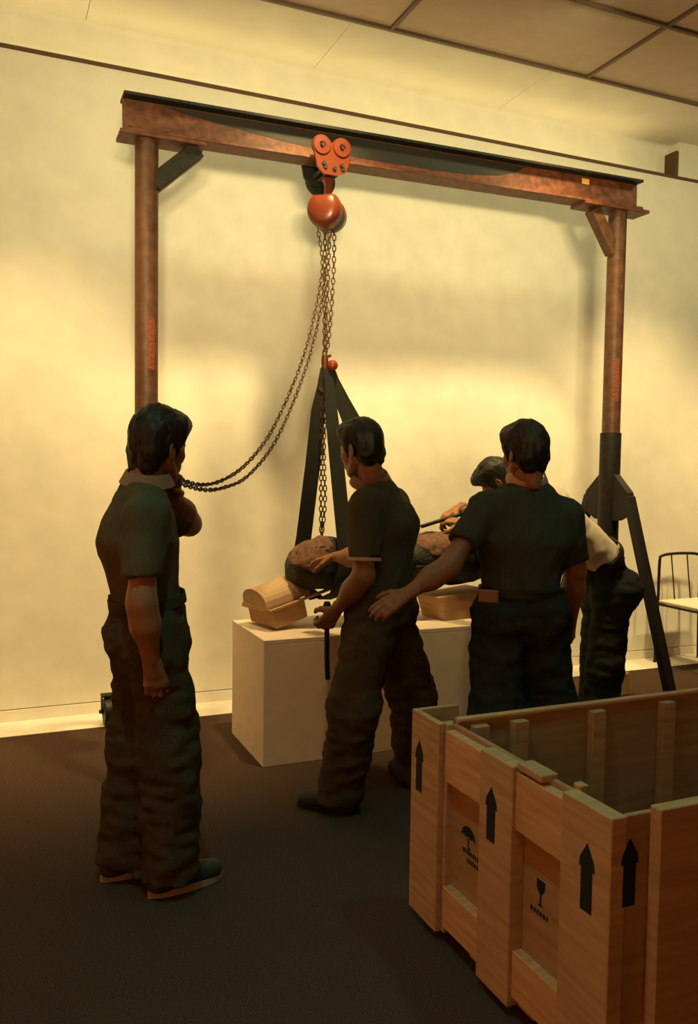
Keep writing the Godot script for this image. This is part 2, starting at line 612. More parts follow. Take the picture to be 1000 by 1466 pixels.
# a tilted ring of cloth (a collar, a belt): centre, axis, front, half sizes
func ring(c: Vector3, axis: Vector3, front: Vector3, rx: float, rz: float, height: float, flare: float, thick := 0.006, gap := 0.0) -> ArrayMesh:
	var st := tool()
	var y := axis.normalized()
	var z := (front - y * front.dot(y)).normalized()
	var x := y.cross(z)
	var n := 40
	var a0 := gap / 2.0
	var a1 := TAU - gap / 2.0
	for i in n:
		var t0 := lerpf(a0, a1, float(i) / n)
		var t1 := lerpf(a0, a1, float(i + 1) / n)
		var q := []
		for t in [t0, t1]:
			var d: Vector3 = x * sin(t) * rx + z * cos(t) * rz
			var u := d.normalized()
			q.append([c + d, c + d + u * thick, c + d + u * (thick + flare) - y * height, c + d + u * flare - y * height])
		for k in 4:
			st.set_smooth_group(k)
			var k2 := (k + 1) % 4
			var mid: Vector3 = (q[0][k] + q[0][k2]) / 2.0 - (q[0][0] + q[0][2]) / 2.0
			face(st, Transform3D.IDENTITY, [q[0][k], q[0][k2], q[1][k2], q[1][k]], mid)
		st.set_smooth_group(-1)
		if gap > 0.0 and i == 0: face(st, Transform3D.IDENTITY, q[0], q[0][0] - q[1][0])
		if gap > 0.0 and i == n - 1: face(st, Transform3D.IDENTITY, q[1], q[1][0] - q[0][0])
	return done(st)

# J holds the joints in world metres; C the clothes and the way each part faces
func person(label: String, J: Dictionary, C: Dictionary) -> Node3D:
	var base := Vector3(J.hip.x, 0, J.hip.z)
	var root := thing("person", label, "person", base)
	var P := {}
	for k in J: P[k] = J[k] - base
	var uc: Vector3 = C.right.normalized()          # the chest's right
	var up_: Vector3 = C.get("hip_right", C.right).normalized()
	var fw: Vector3 = C.get("front", flat_dir(Vector3.UP.cross(uc))).normalized()
	var hfw: Vector3 = flat_dir(Vector3.UP.cross(up_))
	var hl: Vector3 = P.hip - up_ * 0.09
	var hr: Vector3 = P.hip + up_ * 0.09
	var lo := Vector3.ONE * 9
	var hi := Vector3.ONE * -9
	for k in P:
		lo = lo.min(P[k]); hi = hi.max(P[k])
	lo -= Vector3.ONE * 0.2
	hi += Vector3.ONE * 0.2
	# the head's frame
	var hz: Vector3 = C.head_front.normalized()
	var hy: Vector3 = C.get("head_up", Vector3.UP)
	hy = (hy - hz * hy.dot(hz)).normalized()
	var ht := Transform3D(Basis(hy.cross(hz), hy, hz), P.head)
	# body
	var F := Field.new(lo, hi, 0.0125, 60.0)
	var chin: Vector3 = ht * Vector3(0, -0.05, -0.03)
	F.cone(P.neck - (chin - P.neck).normalized() * 0.06, chin, 0.060, 0.052)
	F.cone(P.waist, P.chest, 0.085, 0.09, uc, 0.72)
	F.cone(P.sl.lerp(P.sr, 0.12), P.sr.lerp(P.sl, 0.12), 0.045, 0.045)
	F.cone(P.chest, P.neck, 0.085, 0.05, uc, 0.75)
	F.cone(P.hip, P.waist, 0.095, 0.085, up_, 0.75)
	for s in [["sl", "el", "wl"], ["sr", "er", "wr"]]:
		F.cone(P[s[0]], P[s[1]], 0.050, 0.041)
		F.cone(P[s[1]], P[s[1]].lerp(P[s[2]], 0.4), 0.040, 0.042)
		F.cone(P[s[1]].lerp(P[s[2]], 0.4), P[s[2]], 0.040, 0.025)
	for s in [[hl, P.kl, P.al], [hr, P.kr, P.ar]]:
		F.cone(s[0], s[1], 0.078, 0.052)
		F.cone(s[1], s[1].lerp(s[2], 0.35), 0.05, 0.053)
		F.cone(s[1].lerp(s[2], 0.35), s[2], 0.05, 0.036)
	F.solid()
	var nets := [F.net()]
	for hnet in head_net: nets.append(moved(hnet, ht))
	nets.append(make_hand(P.wl, P.fl - P.wl, C.back_l, C.thumb_l, C.curl_l, C.get("tcurl_l", 0.5)))
	nets.append(make_hand(P.wr, P.fr - P.wr, C.back_r, C.thumb_r, C.curl_r, C.get("tcurl_r", 0.5)))
	var body := put("body", weld(nets), M.skin, root)
	# hair and eyes
	var hair := put("hair", make_hair(C.hair[0], C.hair[1], C.hair[2], C.hair[3], C.rng), M.hair, root)
	hair.transform = ht
	for s in [-1.0, 1.0]:
		var sp := SphereMesh.new()
		sp.radius = 0.0115; sp.height = 0.023; sp.radial_segments = 16; sp.rings = 8
		var eye := put("eye", sp, M.eye, root)
		eye.transform = ht * Transform3D(Basis.IDENTITY, Vector3(s * 0.031, 0.002, 0.0742))
		var ir := SphereMesh.new()
		ir.radius = 0.0062; ir.height = 0.0124; ir.radial_segments = 12; ir.rings = 6
		put("iris", ir, M.leather, eye).position = Vector3(0, -0.0005, 0.0062)
	# shirt
	var rc: float = C.get("chest", 0.122)
	var rw: float = C.get("waist", 0.108)
	var S := Field.new(lo, hi, 0.0115, 60.0)
	var low: Vector3 = P.waist - (P.chest - P.waist).normalized() * C.get("tail", 0.03)
	S.cone(low, P.chest, rw, rc, uc, 0.72, true)
	S.cone(P.chest, P.neck - (P.neck - P.chest).normalized() * 0.06 - fw * 0.012, rc, 0.080, uc, 0.62)
	S.cone(P.sl.lerp(P.sr, 0.08), P.sr.lerp(P.sl, 0.08), 0.064, 0.064)
	S.cone(P.sl.lerp(P.sr, 0.25) + Vector3.UP * 0.015, P.neck - Vector3.UP * 0.012, 0.058, 0.056)
	S.cone(P.sr.lerp(P.sl, 0.25) + Vector3.UP * 0.015, P.neck - Vector3.UP * 0.012, 0.058, 0.056)
	var sleeve: float = C.get("sleeve", 0.72)
	S.cone(P.sl, P.sl.lerp(P.el, sleeve), 0.072, 0.066, Vector3.ZERO, 1.0, false, true)
	S.cone(P.sr, P.sr.lerp(P.er, C.get("sleeve_r", sleeve)), 0.072, 0.066, Vector3.ZERO, 1.0, false, true)
	for e in C.get("shirt_extra", []): S.cone(e[0] - base, e[1] - base, e[2], e[3])
	S.solid()
	S.rough(0.010, 7.0, Vector3(1.0, 0.45, 1.0), C.rng)
	S.rough(0.005, 18.0, Vector3(1.0, 0.6, 1.0), C.rng + 3)
	var shirt := put("shirt", weld([S.net()]), C.shirt, root)
	var nd: Vector3 = (chin - P.neck).normalized()
	put("collar", ring(P.neck + nd * 0.056, (nd - fw * 0.22).normalized(), fw, 0.066, 0.070, 0.042, 0.020, 0.006, 0.5), C.collar, shirt)
	if C.has("hem"):
		for s in [["sl", "el"], ["sr", "er"]]:
			var sd: Vector3 = (P[s[1]] - P[s[0]]).normalized()
			put("sleeve_hem", ring(P[s[0]].lerp(P[s[1]], sleeve) - sd * 0.004, -sd, fw, 0.0665, 0.0665, 0.014, 0.0, 0.004), C.hem, shirt)
	# trousers
	var rl: Array = C.get("legs", [0.098, 0.088, 0.085])
	var T := Field.new(lo, hi, 0.0125, 60.0)
	var wt: Vector3 = P.waist + (P.chest - P.waist).normalized() * C.get("rise", -0.02)
	T.cone(P.hip, wt, 0.118, rw + 0.008, up_, 0.72, false, true)
	T.cone(hl - hfw * 0.045, hr - hfw * 0.045, C.get("seat", 0.098), C.get("seat", 0.098))
	for s in [[hl, P.kl, P.al], [hr, P.kr, P.ar]]:
		var an: Vector3 = s[2] - Vector3.UP * 0.045
		T.cone(s[0], s[1], rl[0], rl[1])
		T.cone(s[1], an, rl[1], rl[2], Vector3.ZERO, 1.0, false, true)
	T.solid()
	T.rough(0.016, 5.5, Vector3(1.0, 0.55, 1.0), C.rng + 20)
	T.rough(0.013, 11.0, Vector3(0.6, 1.6, 0.6), C.rng + 23)
	var trousers := put("trousers", weld([T.net()]), C.trousers, root)
	if C.has("belt"):
		var bd: Vector3 = (P.chest - P.waist).normalized()
		put("belt", ring(wt - bd * 0.004, bd, fw, (rw + 0.013) / 0.72, rw + 0.013, 0.034, 0.001, 0.005), C.belt, trousers)
	# shoes
	for s in [["al", C.get("toe_l", fw)], ["ar", C.get("toe_r", fw)]]:
		var a: Vector3 = P[s[0]]
		var d: Vector3 = flat_dir(s[1])
		var sd := d.cross(Vector3.UP)
		a.y = 0.0
		var heel := a - d * 0.055
		var toe := a + d * 0.165
		var G := Field.new(heel.min(toe) - Vector3(0.09, 0.02, 0.09), heel.max(toe) + Vector3(0.09, 0.16, 0.09), 0.007, 120.0)
		G.cone(heel + Vector3.UP * 0.045, toe + Vector3.UP * 0.036, 0.036, 0.030, sd, 0.82)
		G.cone(heel + Vector3.UP * 0.05 + d * 0.02, a + Vector3.UP * 0.1 + d * 0.0, 0.035, 0.038)
		G.cone(a + Vector3.UP * 0.075 + d * 0.02, toe + Vector3.UP * 0.035 - d * 0.03, 0.034, 0.03, sd, 0.85)
		G.solid()
		G.cut(Vector3(0, 0.018, 0), Vector3.DOWN)
		var shoe := put("shoe", weld([G.net()]), M.shoe, root)
		var st := tool()
		var pts := PackedVector2Array()
		for i in 28:
			var t := TAU * i / 28.0
			var yy := sin(t)
			var wd: float = 0.044 + 0.006 * yy
			pts.append(Vector2(cos(t) * wd, 0.055 + yy * 0.145))
		prism(st, pts, Transform3D(Basis(sd, d, sd.cross(d)), a + Vector3.UP * 0.0115), 0.022)
		put("sole", done(st), C.get("sole", M.leather), shoe)
	return root

# ---------------------------------------------------------------- light fittings
func track_head(called: String, at: Vector3, aim: Vector3, color: Color, specs: Array, label: String, face_r := 0.045) -> void:
	# a can on a short stem from the ceiling, its glowing face towards aim; specs: [aim, half angle, softness, energy]
	var t := thing(called, label, "spotlight", Vector3(at.x, CEIL, at.z), "wall washer spotlights on the ceiling")
	var p := at - t.position
	var d := (aim - at).normalized()
	var st := tool()
	lathe(st, [Vector2(0, 0), Vector2(0.05, 0), Vector2(0.05, -0.02), Vector2(0.012, -0.024), Vector2(0.012, p.y + 0.05), Vector2(0, p.y + 0.05)], Transform3D.IDENTITY, 16)
	put("stem", done(st), M.steel_dark, t)
	var y := -d
	var x := Vector3.RIGHT if absf(d.x) < 0.9 else Vector3.BACK
	x = (x - y * x.dot(y)).normalized()
	var fr := Transform3D(Basis(x, y, x.cross(y)), p)
	st = tool()
	lathe(st, [Vector2(face_r, 0.0), Vector2(face_r + 0.008, 0.0), Vector2(face_r + 0.008, 0.13), Vector2(face_r - 0.01, 0.15), Vector2(0, 0.15)], fr, 20)
	put("housing", done(st), M.steel_dark, t)
	st = tool()
	lathe(st, [Vector2(0, -0.001), Vector2(face_r, -0.001), Vector2(face_r, 0.004), Vector2(0, 0.004)], fr, 20)
	var gm := StandardMaterial3D.new()
	gm.albedo_color = Color(0.9, 0.85, 0.7)
	gm.emission_enabled = true
	gm.emission = color
	gm.emission_energy_multiplier = 1.5
	put("lamp_face", done(st), gm, t)
	for s in specs:
		var l := SpotLight3D.new()
		l.name = "lamp_beam"
		l.light_color = s[4] if s.size() > 4 else color
		l.light_energy = s[3]
		l.light_size = face_r
		l.spot_range = 14.0
		l.spot_attenuation = 2.0
		l.spot_angle = s[1]
		l.spot_angle_attenuation = s[2]
		l.shadow_enabled = true
		t.add_child(l, true)
		l.look_at_from_position(at + d * 0.012, s[0], Vector3.BACK if absf((s[0] - at).normalized().y) > 0.98 else Vector3.UP)

func chain(called: String, pts: Array, parent: Node, pitch := 0.024, scale := 1.0, rng := 1) -> void:
	var path := smooth_path(pts, pitch * scale)
	var lm: ArrayMesh = M.link
	var mm := MultiMesh.new()
	mm.transform_format = MultiMesh.TRANSFORM_3D
	mm.mesh = lm
	mm.instance_count = path.size() - 1
	var up := Vector3(0.3, 0.1, 1).normalized()
	var rg := RandomNumberGenerator.new()
	rg.seed = rng
	for i in path.size() - 1:
		var y := (path[i + 1] - path[i]).normalized()
		var x := up.cross(y).normalized()
		up = y.cross(x)
		var b := Basis(x, y, up)
		b = b * Basis(Vector3.UP, (PI / 2 if i % 2 else 0.0) + PI / 4 + rg.randf_range(-0.3, 0.3))
		mm.set_instance_transform(i, Transform3D(b.scaled_local(Vector3.ONE * scale), (path[i] + path[i + 1]) / 2.0))
	var o := MultiMeshInstance3D.new()
	o.name = called
	o.multimesh = mm
	o.material_override = M.chain
	o.set_meta("kind", "stuff")
	parent.add_child(o, true)

func make_link() -> ArrayMesh:
	var st := tool()
	st.set_smooth_group(1)
	var pts := []
	for i in 12:
		var a := TAU * i / 12.0
		pts.append(Vector3(cos(a) * 0.0075, sin(a) * 0.0075 + (0.0065 if sin(a) > 0.01 else (-0.0065 if sin(a) < -0.01 else 0.0)), 0))
	for i in 12:
		var a: Vector3 = pts[i]
		var b: Vector3 = pts[(i + 1) % 12]
		for k in 6:
			var q := []
			for e in [[a, k], [a, k + 1], [b, k + 1], [b, k]]:
				var out: Vector3 = e[0].normalized()
				var an: float = TAU * e[1] / 6.0
				q.append(e[0] + (out * cos(an) + Vector3.BACK * sin(an)) * 0.0033)
			var mid: Vector3 = (q[0] + q[2]) / 2.0 - (a + b) / 2.0
			face(st, Transform3D.IDENTITY, q, mid)
	return done(st)

# ---------------------------------------------------------------- the scene
func _ready() -> void:
	# camera
	var cam := Camera3D.new()
	cam.name = "camera"
	cam.fov = 62.82
	cam.near = 0.05
	var cy := cos(0.4083168); var sy := sin(0.4083168)
	var cp := cos(-0.0547791); var sp := sin(-0.0547791)
	var fwd := Vector3(sy * cp, sp, -cy * cp)
	var rt := Vector3(cy, 0, sy)
	var upv := rt.cross(fwd)
	var cr := cos(-0.01444645); var sr := sin(-0.01444645)
	var rt2 := rt * cr - upv * sr
	var up2 := rt * sr + upv * cr
	cam.transform = Transform3D(Basis(rt2, up2, -fwd), Vector3(0, 1.5, 0))
	add_child(cam)
	cam.current = true
	# surroundings: a closed room, black beyond it
	var we := WorldEnvironment.new()
	we.name = "environment"
	var env := Environment.new()
	env.background_mode = Environment.BG_COLOR
	env.background_color = Color(0, 0, 0)
	env.tonemap_mode = Environment.TONE_MAPPER_LINEAR
	env.tonemap_exposure = 1.2
	env.sdfgi_enabled = true
	env.ssao_enabled = true
	env.ssil_enabled = true
	we.environment = env
	add_child(we)
	materials()
	# the wall washers: a row of spotlights on the ceiling, aimed at the wall
	var warm := Color(1.0, 0.985, 0.71)
	var amber := Color(1.0, 0.76, 0.47)
	var nth := ["leftmost", "second from the left", "third from the left", "fourth from the left", "fifth from the left", "rightmost"]
	for x in [-1.4, 0.1, 1.6, 3.1, 4.6, 6.1]:
		track_head("track_spotlight", Vector3(x, 3.94, -3.45), Vector3(x, 1.8, WALL), warm, [[Vector3(x, 2.9, WALL), 58.0, 0.9, 0.58], [Vector3(x, 0.35, WALL), 32.0, 1.0, 8.2, Color(1.0, 0.86, 0.57)]], "black ceiling spotlight washing the white wall, %s of the row of six" % nth[roundi((x + 1.4) / 1.5)], 0.09)
	# fill floods added behind the camera, over the men's heads, soften the upper wall
	var fl := 0
	for q in [[-0.34, 0.6, 2.1], [0.34, 2.5, 1.98], [1.02, 4.4, 2.05], [0.0, 1.6, 1.95], [0.68, 3.4, 2.0]]:
		track_head("added_fill_flood", Vector3(q[0], q[2], 0.6), Vector3(q[1], 2.9, WALL), Color(1.0, 0.905, 0.63), [[Vector3(q[1], 2.9, WALL), 16.5, 1.0, 10.0]], "added unseen fill floodlight behind the camera, %s of five" % ["leftmost", "third from the left", "rightmost", "second from the left", "fourth from the left"][fl], 0.13)
		fl += 1
	# added amber lamps light the left side wall, bouncing fill onto the near sides
	for z in [-1.6, 0.4, 2.4]:
		track_head("added_side_fill", Vector3(-0.9, 3.86, z), Vector3(-2.6, 0.9, z), amber, [[Vector3(-2.6, 0.9, z), 40.0, 1.0, 14.0]], "added unseen fill spotlight aimed at the left side wall, %s the camera" % ["ahead of", "just behind", "farthest behind"][roundi((z + 1.6) / 2.0)], 0.09)
	# cool fill lights added over the near floor to tint its dark tones
	var cool := Color(0.50, 0.90, 0.80)
	for p in [Vector3(0.15, 3.88, -1.55), Vector3(2.3, 3.88, -1.75)]:
		track_head("added_cool_fill", p, p - Vector3(0, 3, 0.9), cool, [[p - Vector3(0, 3, 0.15), 41.0, 1.0, 2.6 if p.x < 1.0 else 1.3]], "added dim greenish fill light over the near floor %s" % ("on the crate's left" if p.x < 1.0 else "above the crate"))
	build_room()
	build_gantry()
	build_plinth()
	build_crate()
	build_hoist()
	build_stone()
	build_people()
	build_chair()

func build_room() -> void:
	var t := 0.15
	var x0 := -2.6
	var x1 := 8.0
	var zb := 4.6
	var s := func(called: String, mesh: Mesh, m: Material, label: String, cat: String) -> Node: return tag(put(called, mesh, m), label, cat, "", "structure")
	# floor: dark carpet with a pale strip along the wall
	s.call("floor", span(Vector3(x0 - t, -0.12, -4.852), Vector3(x1 + t, 0, zb + t), 0.0), M.carpet, "dark brown carpet covering the gallery floor", "floor")
	s.call("trim_1", span(Vector3(x0 - t, -0.12, WALL - t), Vector3(x1 + t, 0.002, -4.852), 0.0), M.strip, "pale floor strip running along the foot of the lit wall", "floor strip")
	# the lit wall: the lower panel stands a little proud; a dark reveal runs along its top
	s.call("wall_back", span(Vector3(x0 - t, 0.074, WALL - 0.02), Vector3(x1 + t, 3.772, WALL), 0.0), M.wall, "white gallery wall washed with warm light behind the gantry", "wall")
	s.call("baseboard_back", span(Vector3(x0, 0.0, WALL - 0.1), Vector3(x1, 0.068, WALL + 0.004), 0.002), M.wall, "low white baseboard with a thin shadow gap above it", "baseboard")
	s.call("trim_2", span(Vector3(x0, 3.772, WALL - 0.02), Vector3(x1, 3.796, WALL + 0.006), 0.002), M.dark_trim, "thin dark picture rail along the top of the white wall", "rail")
	s.call("trim_3", span(Vector3(x0, 0.068, WALL - 0.02), Vector3(x1, 0.074, WALL - 0.012), 0.0), M.dark_trim, "dark shadow gap above the white baseboard", "shadow gap")
	# above the rail: a recessed band curving into the ceiling, lit by a tube hidden behind the wall's top edge
	var st := tool()
	var prof := []
	for i in 9:
		var a := PI / 2 * i / 8.0
		prof.append(Vector2(COVE + 0.035 * (1 - cos(a)), CEIL - 0.035 + 0.035 * sin(a)))
	var last := Vector2(COVE, 3.62)
	st.set_smooth_group(2)
	for p in prof:
		face(st, Transform3D.IDENTITY, [Vector3(x0, last.y, last.x), Vector3(4.985, last.y, last.x), Vector3(4.985, p.y, p.x), Vector3(x0, p.y, p.x)], Vector3(0, -0.3, 1))
		last = p
	s.call("wall_cove", done(st), M.wall, "white coved band between the dark rail and the ceiling", "cove")
	s.call("wall_behind", span(Vector3(x0 - t, -0.1, COVE - t), Vector3(x1 + t, CEIL + 0.1, COVE - 0.004), 0.0), M.wall, "white wall carrying the cove above the rail", "wall")
	s.call("wall_bulkhead", span(Vector3(4.985, 3.796, COVE), Vector3(x1, CEIL, WALL), 0.002), M.wall, "plain wall above the rail right of the cove", "wall")
	s.call("trim_4", span(Vector3(4.952, 3.80, COVE), Vector3(4.983, 3.99, WALL - 0.004), 0.003), M.dark_trim, "dark upright strip closing the right end of the cove", "trim")
	var tube_t := thing("cove_tube", "long warm tube lamp hidden behind the top of the white wall", "tube lamp", Vector3(1.05, 3.79, -5.195))
	st = tool()
	tube(st, [Vector3(-3.55, 0, 0), Vector3(3.55, 0, 0)], 0.014, 12)
	var gm := StandardMaterial3D.new()
	gm.albedo_color = Color(0.9, 0.85, 0.7)
	gm.emission_enabled = true
	gm.emission = Color(1.0, 0.9, 0.6)
	gm.emission_energy_multiplier = 1.2
	put("tube", done(st), gm, tube_t)
	var al := AreaLight3D.new()
	al.name = "cove_glow"
	al.area_size = Vector2(7.0, 0.03)
	al.area_normalize_energy = true
	al.light_color = Color(1.0, 0.9, 0.6)
	al.light_energy = 1.0
	al.area_range = 12.0
	al.area_attenuation = 2.0
	al.shadow_enabled = true
	al.position = Vector3(0, 0.018, 0)
	al.rotation.x = PI / 2 + 1.0
	tube_t.add_child(al, true)
	s.call("wall_left", span(Vector3(x0 - t, -0.1, WALL - t), Vector3(x0, CEIL + 0.1, zb), 0.0), M.far_wall, "gallery side wall left of the camera", "wall")
	s.call("wall_right", span(Vector3(x1, -0.1, WALL - t), Vector3(x1 + t, CEIL + 0.1, zb), 0.0), M.far_wall, "gallery side wall far to the right", "wall")
	s.call("wall_front", span(Vector3(x0 - t, -0.1, zb), Vector3(x1 + t, CEIL + 0.1, zb + t), 0.0), M.far_wall, "dim gallery wall behind the camera", "wall")
	# ceiling: slab, plaster boards by the wall, then tiles in a dark grid
	var ceiling := put("ceiling", span(Vector3(x0 - t, CEIL + 0.03, WALL - t), Vector3(x1 + t, CEIL + 0.15, zb + t), 0.0), M.ceil)
	tag(ceiling, "gallery ceiling of plaster boards and tan tiles in a dark grid", "ceiling", "", "structure")
	var bz := -4.562
	var xs := [x0, 0.55, 1.962, 3.375, 4.79, 6.2, x1]
	for i in xs.size() - 1:
		put("plaster_board", span(Vector3(xs[i] + 0.0015, CEIL, COVE + 0.03), Vector3(xs[i + 1] - 0.0015, CEIL + 0.03, bz), 0.001), M.ceil, ceiling)
	var tx := [x0, -0.64, 0.775, 2.199, 3.625, 5.045, 6.465, x1]
	var zr := bz
	for r in 13:
		var zn: float = zr + 0.705
		if zn > zb: zn = zb
		put("grid_bar", span(Vector3(x0, CEIL - 0.012, zr - 0.013), Vector3(x1, CEIL + 0.03, zr + 0.013), 0.002), M.bar, ceiling)
		for i in tx.size() - 1:
			put("ceiling_tile", span(Vector3(tx[i] + 0.013, CEIL + 0.004, zr + 0.013), Vector3(tx[i + 1] - 0.013, CEIL + 0.03, zn - 0.013), 0.002), M.tile, ceiling)
			if i > 0: put("cross_bar", span(Vector3(tx[i] - 0.013, CEIL - 0.010, zr + 0.013), Vector3(tx[i] + 0.013, CEIL + 0.03, zn - 0.013), 0.002), M.bar, ceiling)
		zr = zn

func build_gantry() -> void:
	var g := thing("gantry_crane", "rust brown steel gantry crane of two posts and a long beam spanning the plinth", "gantry", Vector3(2.2, 0, GZ))
	var o := -g.position
	var tilt := func(x: float) -> float: return (x - 0.62) * 0.0135
	# I beam, slightly higher at the right
	var xa := 0.62
	var xb := 3.815
	var rise: float = tilt.call(xb)
	var ang := atan2(rise, xb - xa)
	var mid := Vector3((xa + xb) / 2, 3.19 + rise / 2, GZ) + o
	var bs := Basis(Vector3.BACK, ang)
	var ln := xb - xa
	var st := tool()
	box(st, Transform3D(bs, mid), Vector3(ln, 0.155, 0.012), 0.001)
	box(st, Transform3D(bs, mid - bs.y * 0.083), Vector3(ln, 0.014, 0.13), 0.002)
	var beam := put("beam", done(st), M.rust, g)
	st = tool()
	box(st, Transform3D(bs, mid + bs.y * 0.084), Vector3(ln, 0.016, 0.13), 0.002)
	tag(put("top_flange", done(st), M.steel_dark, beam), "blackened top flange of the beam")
	# the top flange's shade, painted as a dark patch on the web
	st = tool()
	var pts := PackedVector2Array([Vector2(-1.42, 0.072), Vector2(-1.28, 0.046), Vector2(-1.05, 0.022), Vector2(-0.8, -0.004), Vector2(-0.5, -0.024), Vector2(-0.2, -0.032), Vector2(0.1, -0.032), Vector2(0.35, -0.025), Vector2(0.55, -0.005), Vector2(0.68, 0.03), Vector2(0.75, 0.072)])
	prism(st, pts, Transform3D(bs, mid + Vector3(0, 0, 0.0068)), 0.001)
	tag(put("painted_web_shade", done(st), M.flange_shade, beam), "shade of the top flange painted along the middle of the web")
	put("yellow_sticker", bx(mid + bs * Vector3(1.19, 0.045, 0.0075), Vector3(0.055, 0.032, 0.002), 0.0005, bs), M.yellow, beam)
	# posts with plates, braces, sleeves, labels, splayed legs and casters
	for side in [0, 1]:
		var px: float = [0.737, 3.67][side]
		var dx: float = [1.0, -1.0][side]
		var top: float = 3.098 + tilt.call(px)
		st = tool()
		lathe(st, [Vector2(0, 0.93), Vector2(0.057, 0.93), Vector2(0.057, top - 0.02), Vector2(0, top - 0.02)], Transform3D(Basis.IDENTITY, Vector3(px, 0, GZ) + o), 28)
		var post := put("post", done(st), M.post, g)
		var pl: Array = [[0.60, 1.02], [3.36, 3.86]][side]
		put("cap_plate", bx(Vector3((pl[0] + pl[1]) / 2, top - 0.010, GZ) + o, Vector3(pl[1] - pl[0], 0.02, 0.15), 0.002), M.rust, g)
		st = tool()
		bar(st, Vector3(px + dx * 0.03, top - (0.225 if side == 0 else 0.275), GZ) + o, Vector3(px + dx * (0.25 if side == 0 else 0.20), top - 0.025, GZ) + o, 0.075, 0.085 if side == 0 else 0.07, Vector3(0, 0, 1), 0.003)
		put("brace", done(st), M.steel_dark if side == 0 else M.post, g)
		for bo in [Vector3(px - 0.085, 0, 0.045), Vector3(px + 0.085, 0, 0.045)]:
			st = tool()
			lathe(st, [Vector2(0, 0.024), Vector2(0.012, 0.024), Vector2(0.012, 0), Vector2(0, 0)], Transform3D(Basis.IDENTITY, Vector3(bo.x, top, GZ + bo.z) + o), 6)
			put("bolt", done(st), M.black_iron, g)
		st = tool()
		lathe(st, [Vector2(0.0565, 0.95), Vector2(0.066, 0.95), Vector2(0.066, 1.735), Vector2(0.0565, 1.735)], Transform3D(Basis.IDENTITY, Vector3(px, 0, GZ) + o), 28)
		put("sleeve", done(st), M.steel_dark, g)
		# a label wrapped on the post, facing the room
		st = tool()
		st.set_smooth_group(1)
		var y0: float = [1.96, 1.93][side]
		var y1: float = [2.22, 2.20][side]
		var fa: float = [PI * 0.42, PI * 0.60][side]
		for k in 6:
			var a0 := fa + (k - 3) * 0.115
			var a1 := a0 + 0.115
			var d0 := Vector3(cos(a0), 0, sin(a0))
			var d1 := Vector3(cos(a1), 0, sin(a1))
			var c := Vector3(px, 0, GZ) + o
			face(st, Transform3D.IDENTITY, [c + d0 * 0.0585 + Vector3.UP * y0, c + d1 * 0.0585 + Vector3.UP * y0, c + d1 * 0.0585 + Vector3.UP * y1, c + d0 * 0.0585 + Vector3.UP * y1], d0)
		put("orange_label", done(st), M.label, post)
		# the A-shaped foot
		st = tool()
		var gus := PackedVector2Array([Vector2(-0.07, 1.47), Vector2(0.07, 1.47), Vector2(0.195, 1.36), Vector2(0.225, 1.24), Vector2(0.10, 1.18), Vector2(-0.10, 1.18), Vector2(-0.225, 1.24), Vector2(-0.195, 1.36)])
		prism(st, gus, Transform3D(Basis(Vector3.BACK, Vector3.UP, Vector3.LEFT), Vector3(px, 0, GZ) + o), 0.05)
		put("gusset", done(st), M.steel_dark, g)
		for s in [-1.0, 1.0]:
			st = tool()
			bar(st, Vector3(px, 1.33, GZ + s * 0.185) + o, Vector3(px, 0.184, GZ + s * 0.585) + o, 0.06, 0.055, Vector3(0, 0, 1), 0.004)
			put("leg", done(st), M.steel_dark, g)
		for s in [-1.0, 1.0]:
			var c := Vector3(px - dx * (0.112 if side == 0 else -0.02), 0.0, GZ + s * 0.585) + o
			st = tool()
			box(st, Transform3D(Basis.IDENTITY, c + Vector3(0.045 if side == 0 else 0.0, 0.178, 0)), Vector3(0.17, 0.012, 0.06), 0.002)
			for e in [-1.0, 1.0]: box(st, Transform3D(Basis.IDENTITY, c + Vector3(e * 0.036, 0.125, 0)), Vector3(0.006, 0.10, 0.045), 0.002)
			lathe(st, [Vector2(0, -0.05), Vector2(0.011, -0.05), Vector2(0.011, 0.05), Vector2(0, 0.05)], Transform3D(Basis(Vector3.BACK, Vector3.LEFT, Vector3.UP), c + Vector3(0, 0.085, 0)), 12)
			var cf := put("caster", done(st), M.steel_dark, g)
			st = tool()
			lathe(st, [Vector2(0.02, -0.028), Vector2(0.06, -0.022), Vector2(0.072, -0.026), Vector2(0.081, -0.02), Vector2(0.083, 0.0), Vector2(0.081, 0.02), Vector2(0.072, 0.026), Vector2(0.06, 0.022), Vector2(0.02, 0.028)], Transform3D(Basis(Vector3.BACK, Vector3.LEFT, Vector3.UP), c + Vector3(0, 0.083, 0)), 24)
			put("wheel", done(st), M.black_iron, cf)
	# a small block wedged under the right foot bar's end
	tag(put("wooden_block", bx(Vector3(3.80, 0.075, -4.36), Vector3(0.26, 0.15, 0.10), 0.006, Basis(Vector3.UP, 0.12)), M.cleat), "small brown wooden block on the floor by the right gantry post", "block")

func build_plinth() -> void:
	var p := thing("plinth", "long low white plinth under the stone sculpture", "plinth", Vector3(1.96, 0, -4.195))
	put("box", bx(Vector3(0, 0.307, 0), Vector3(1.43, 0.614, 0.576), 0.003), M.plinth, p)
	put("top_board", bx(Vector3(0, 0.6255, 0), Vector3(1.43, 0.023, 0.576), 0.002), M.plinth, p)

func arrow_shape(w: float, hgt: float) -> PackedVector2Array:
	return PackedVector2Array([Vector2(-w * 0.36, 0), Vector2(w * 0.36, 0), Vector2(w * 0.36, hgt * 0.62), Vector2(w * 0.5, hgt * 0.62), Vector2(w * 0.44, hgt * 0.76), Vector2(0, hgt), Vector2(-w * 0.44, hgt * 0.76), Vector2(-w * 0.5, hgt * 0.62), Vector2(-w * 0.36, hgt * 0.62)])

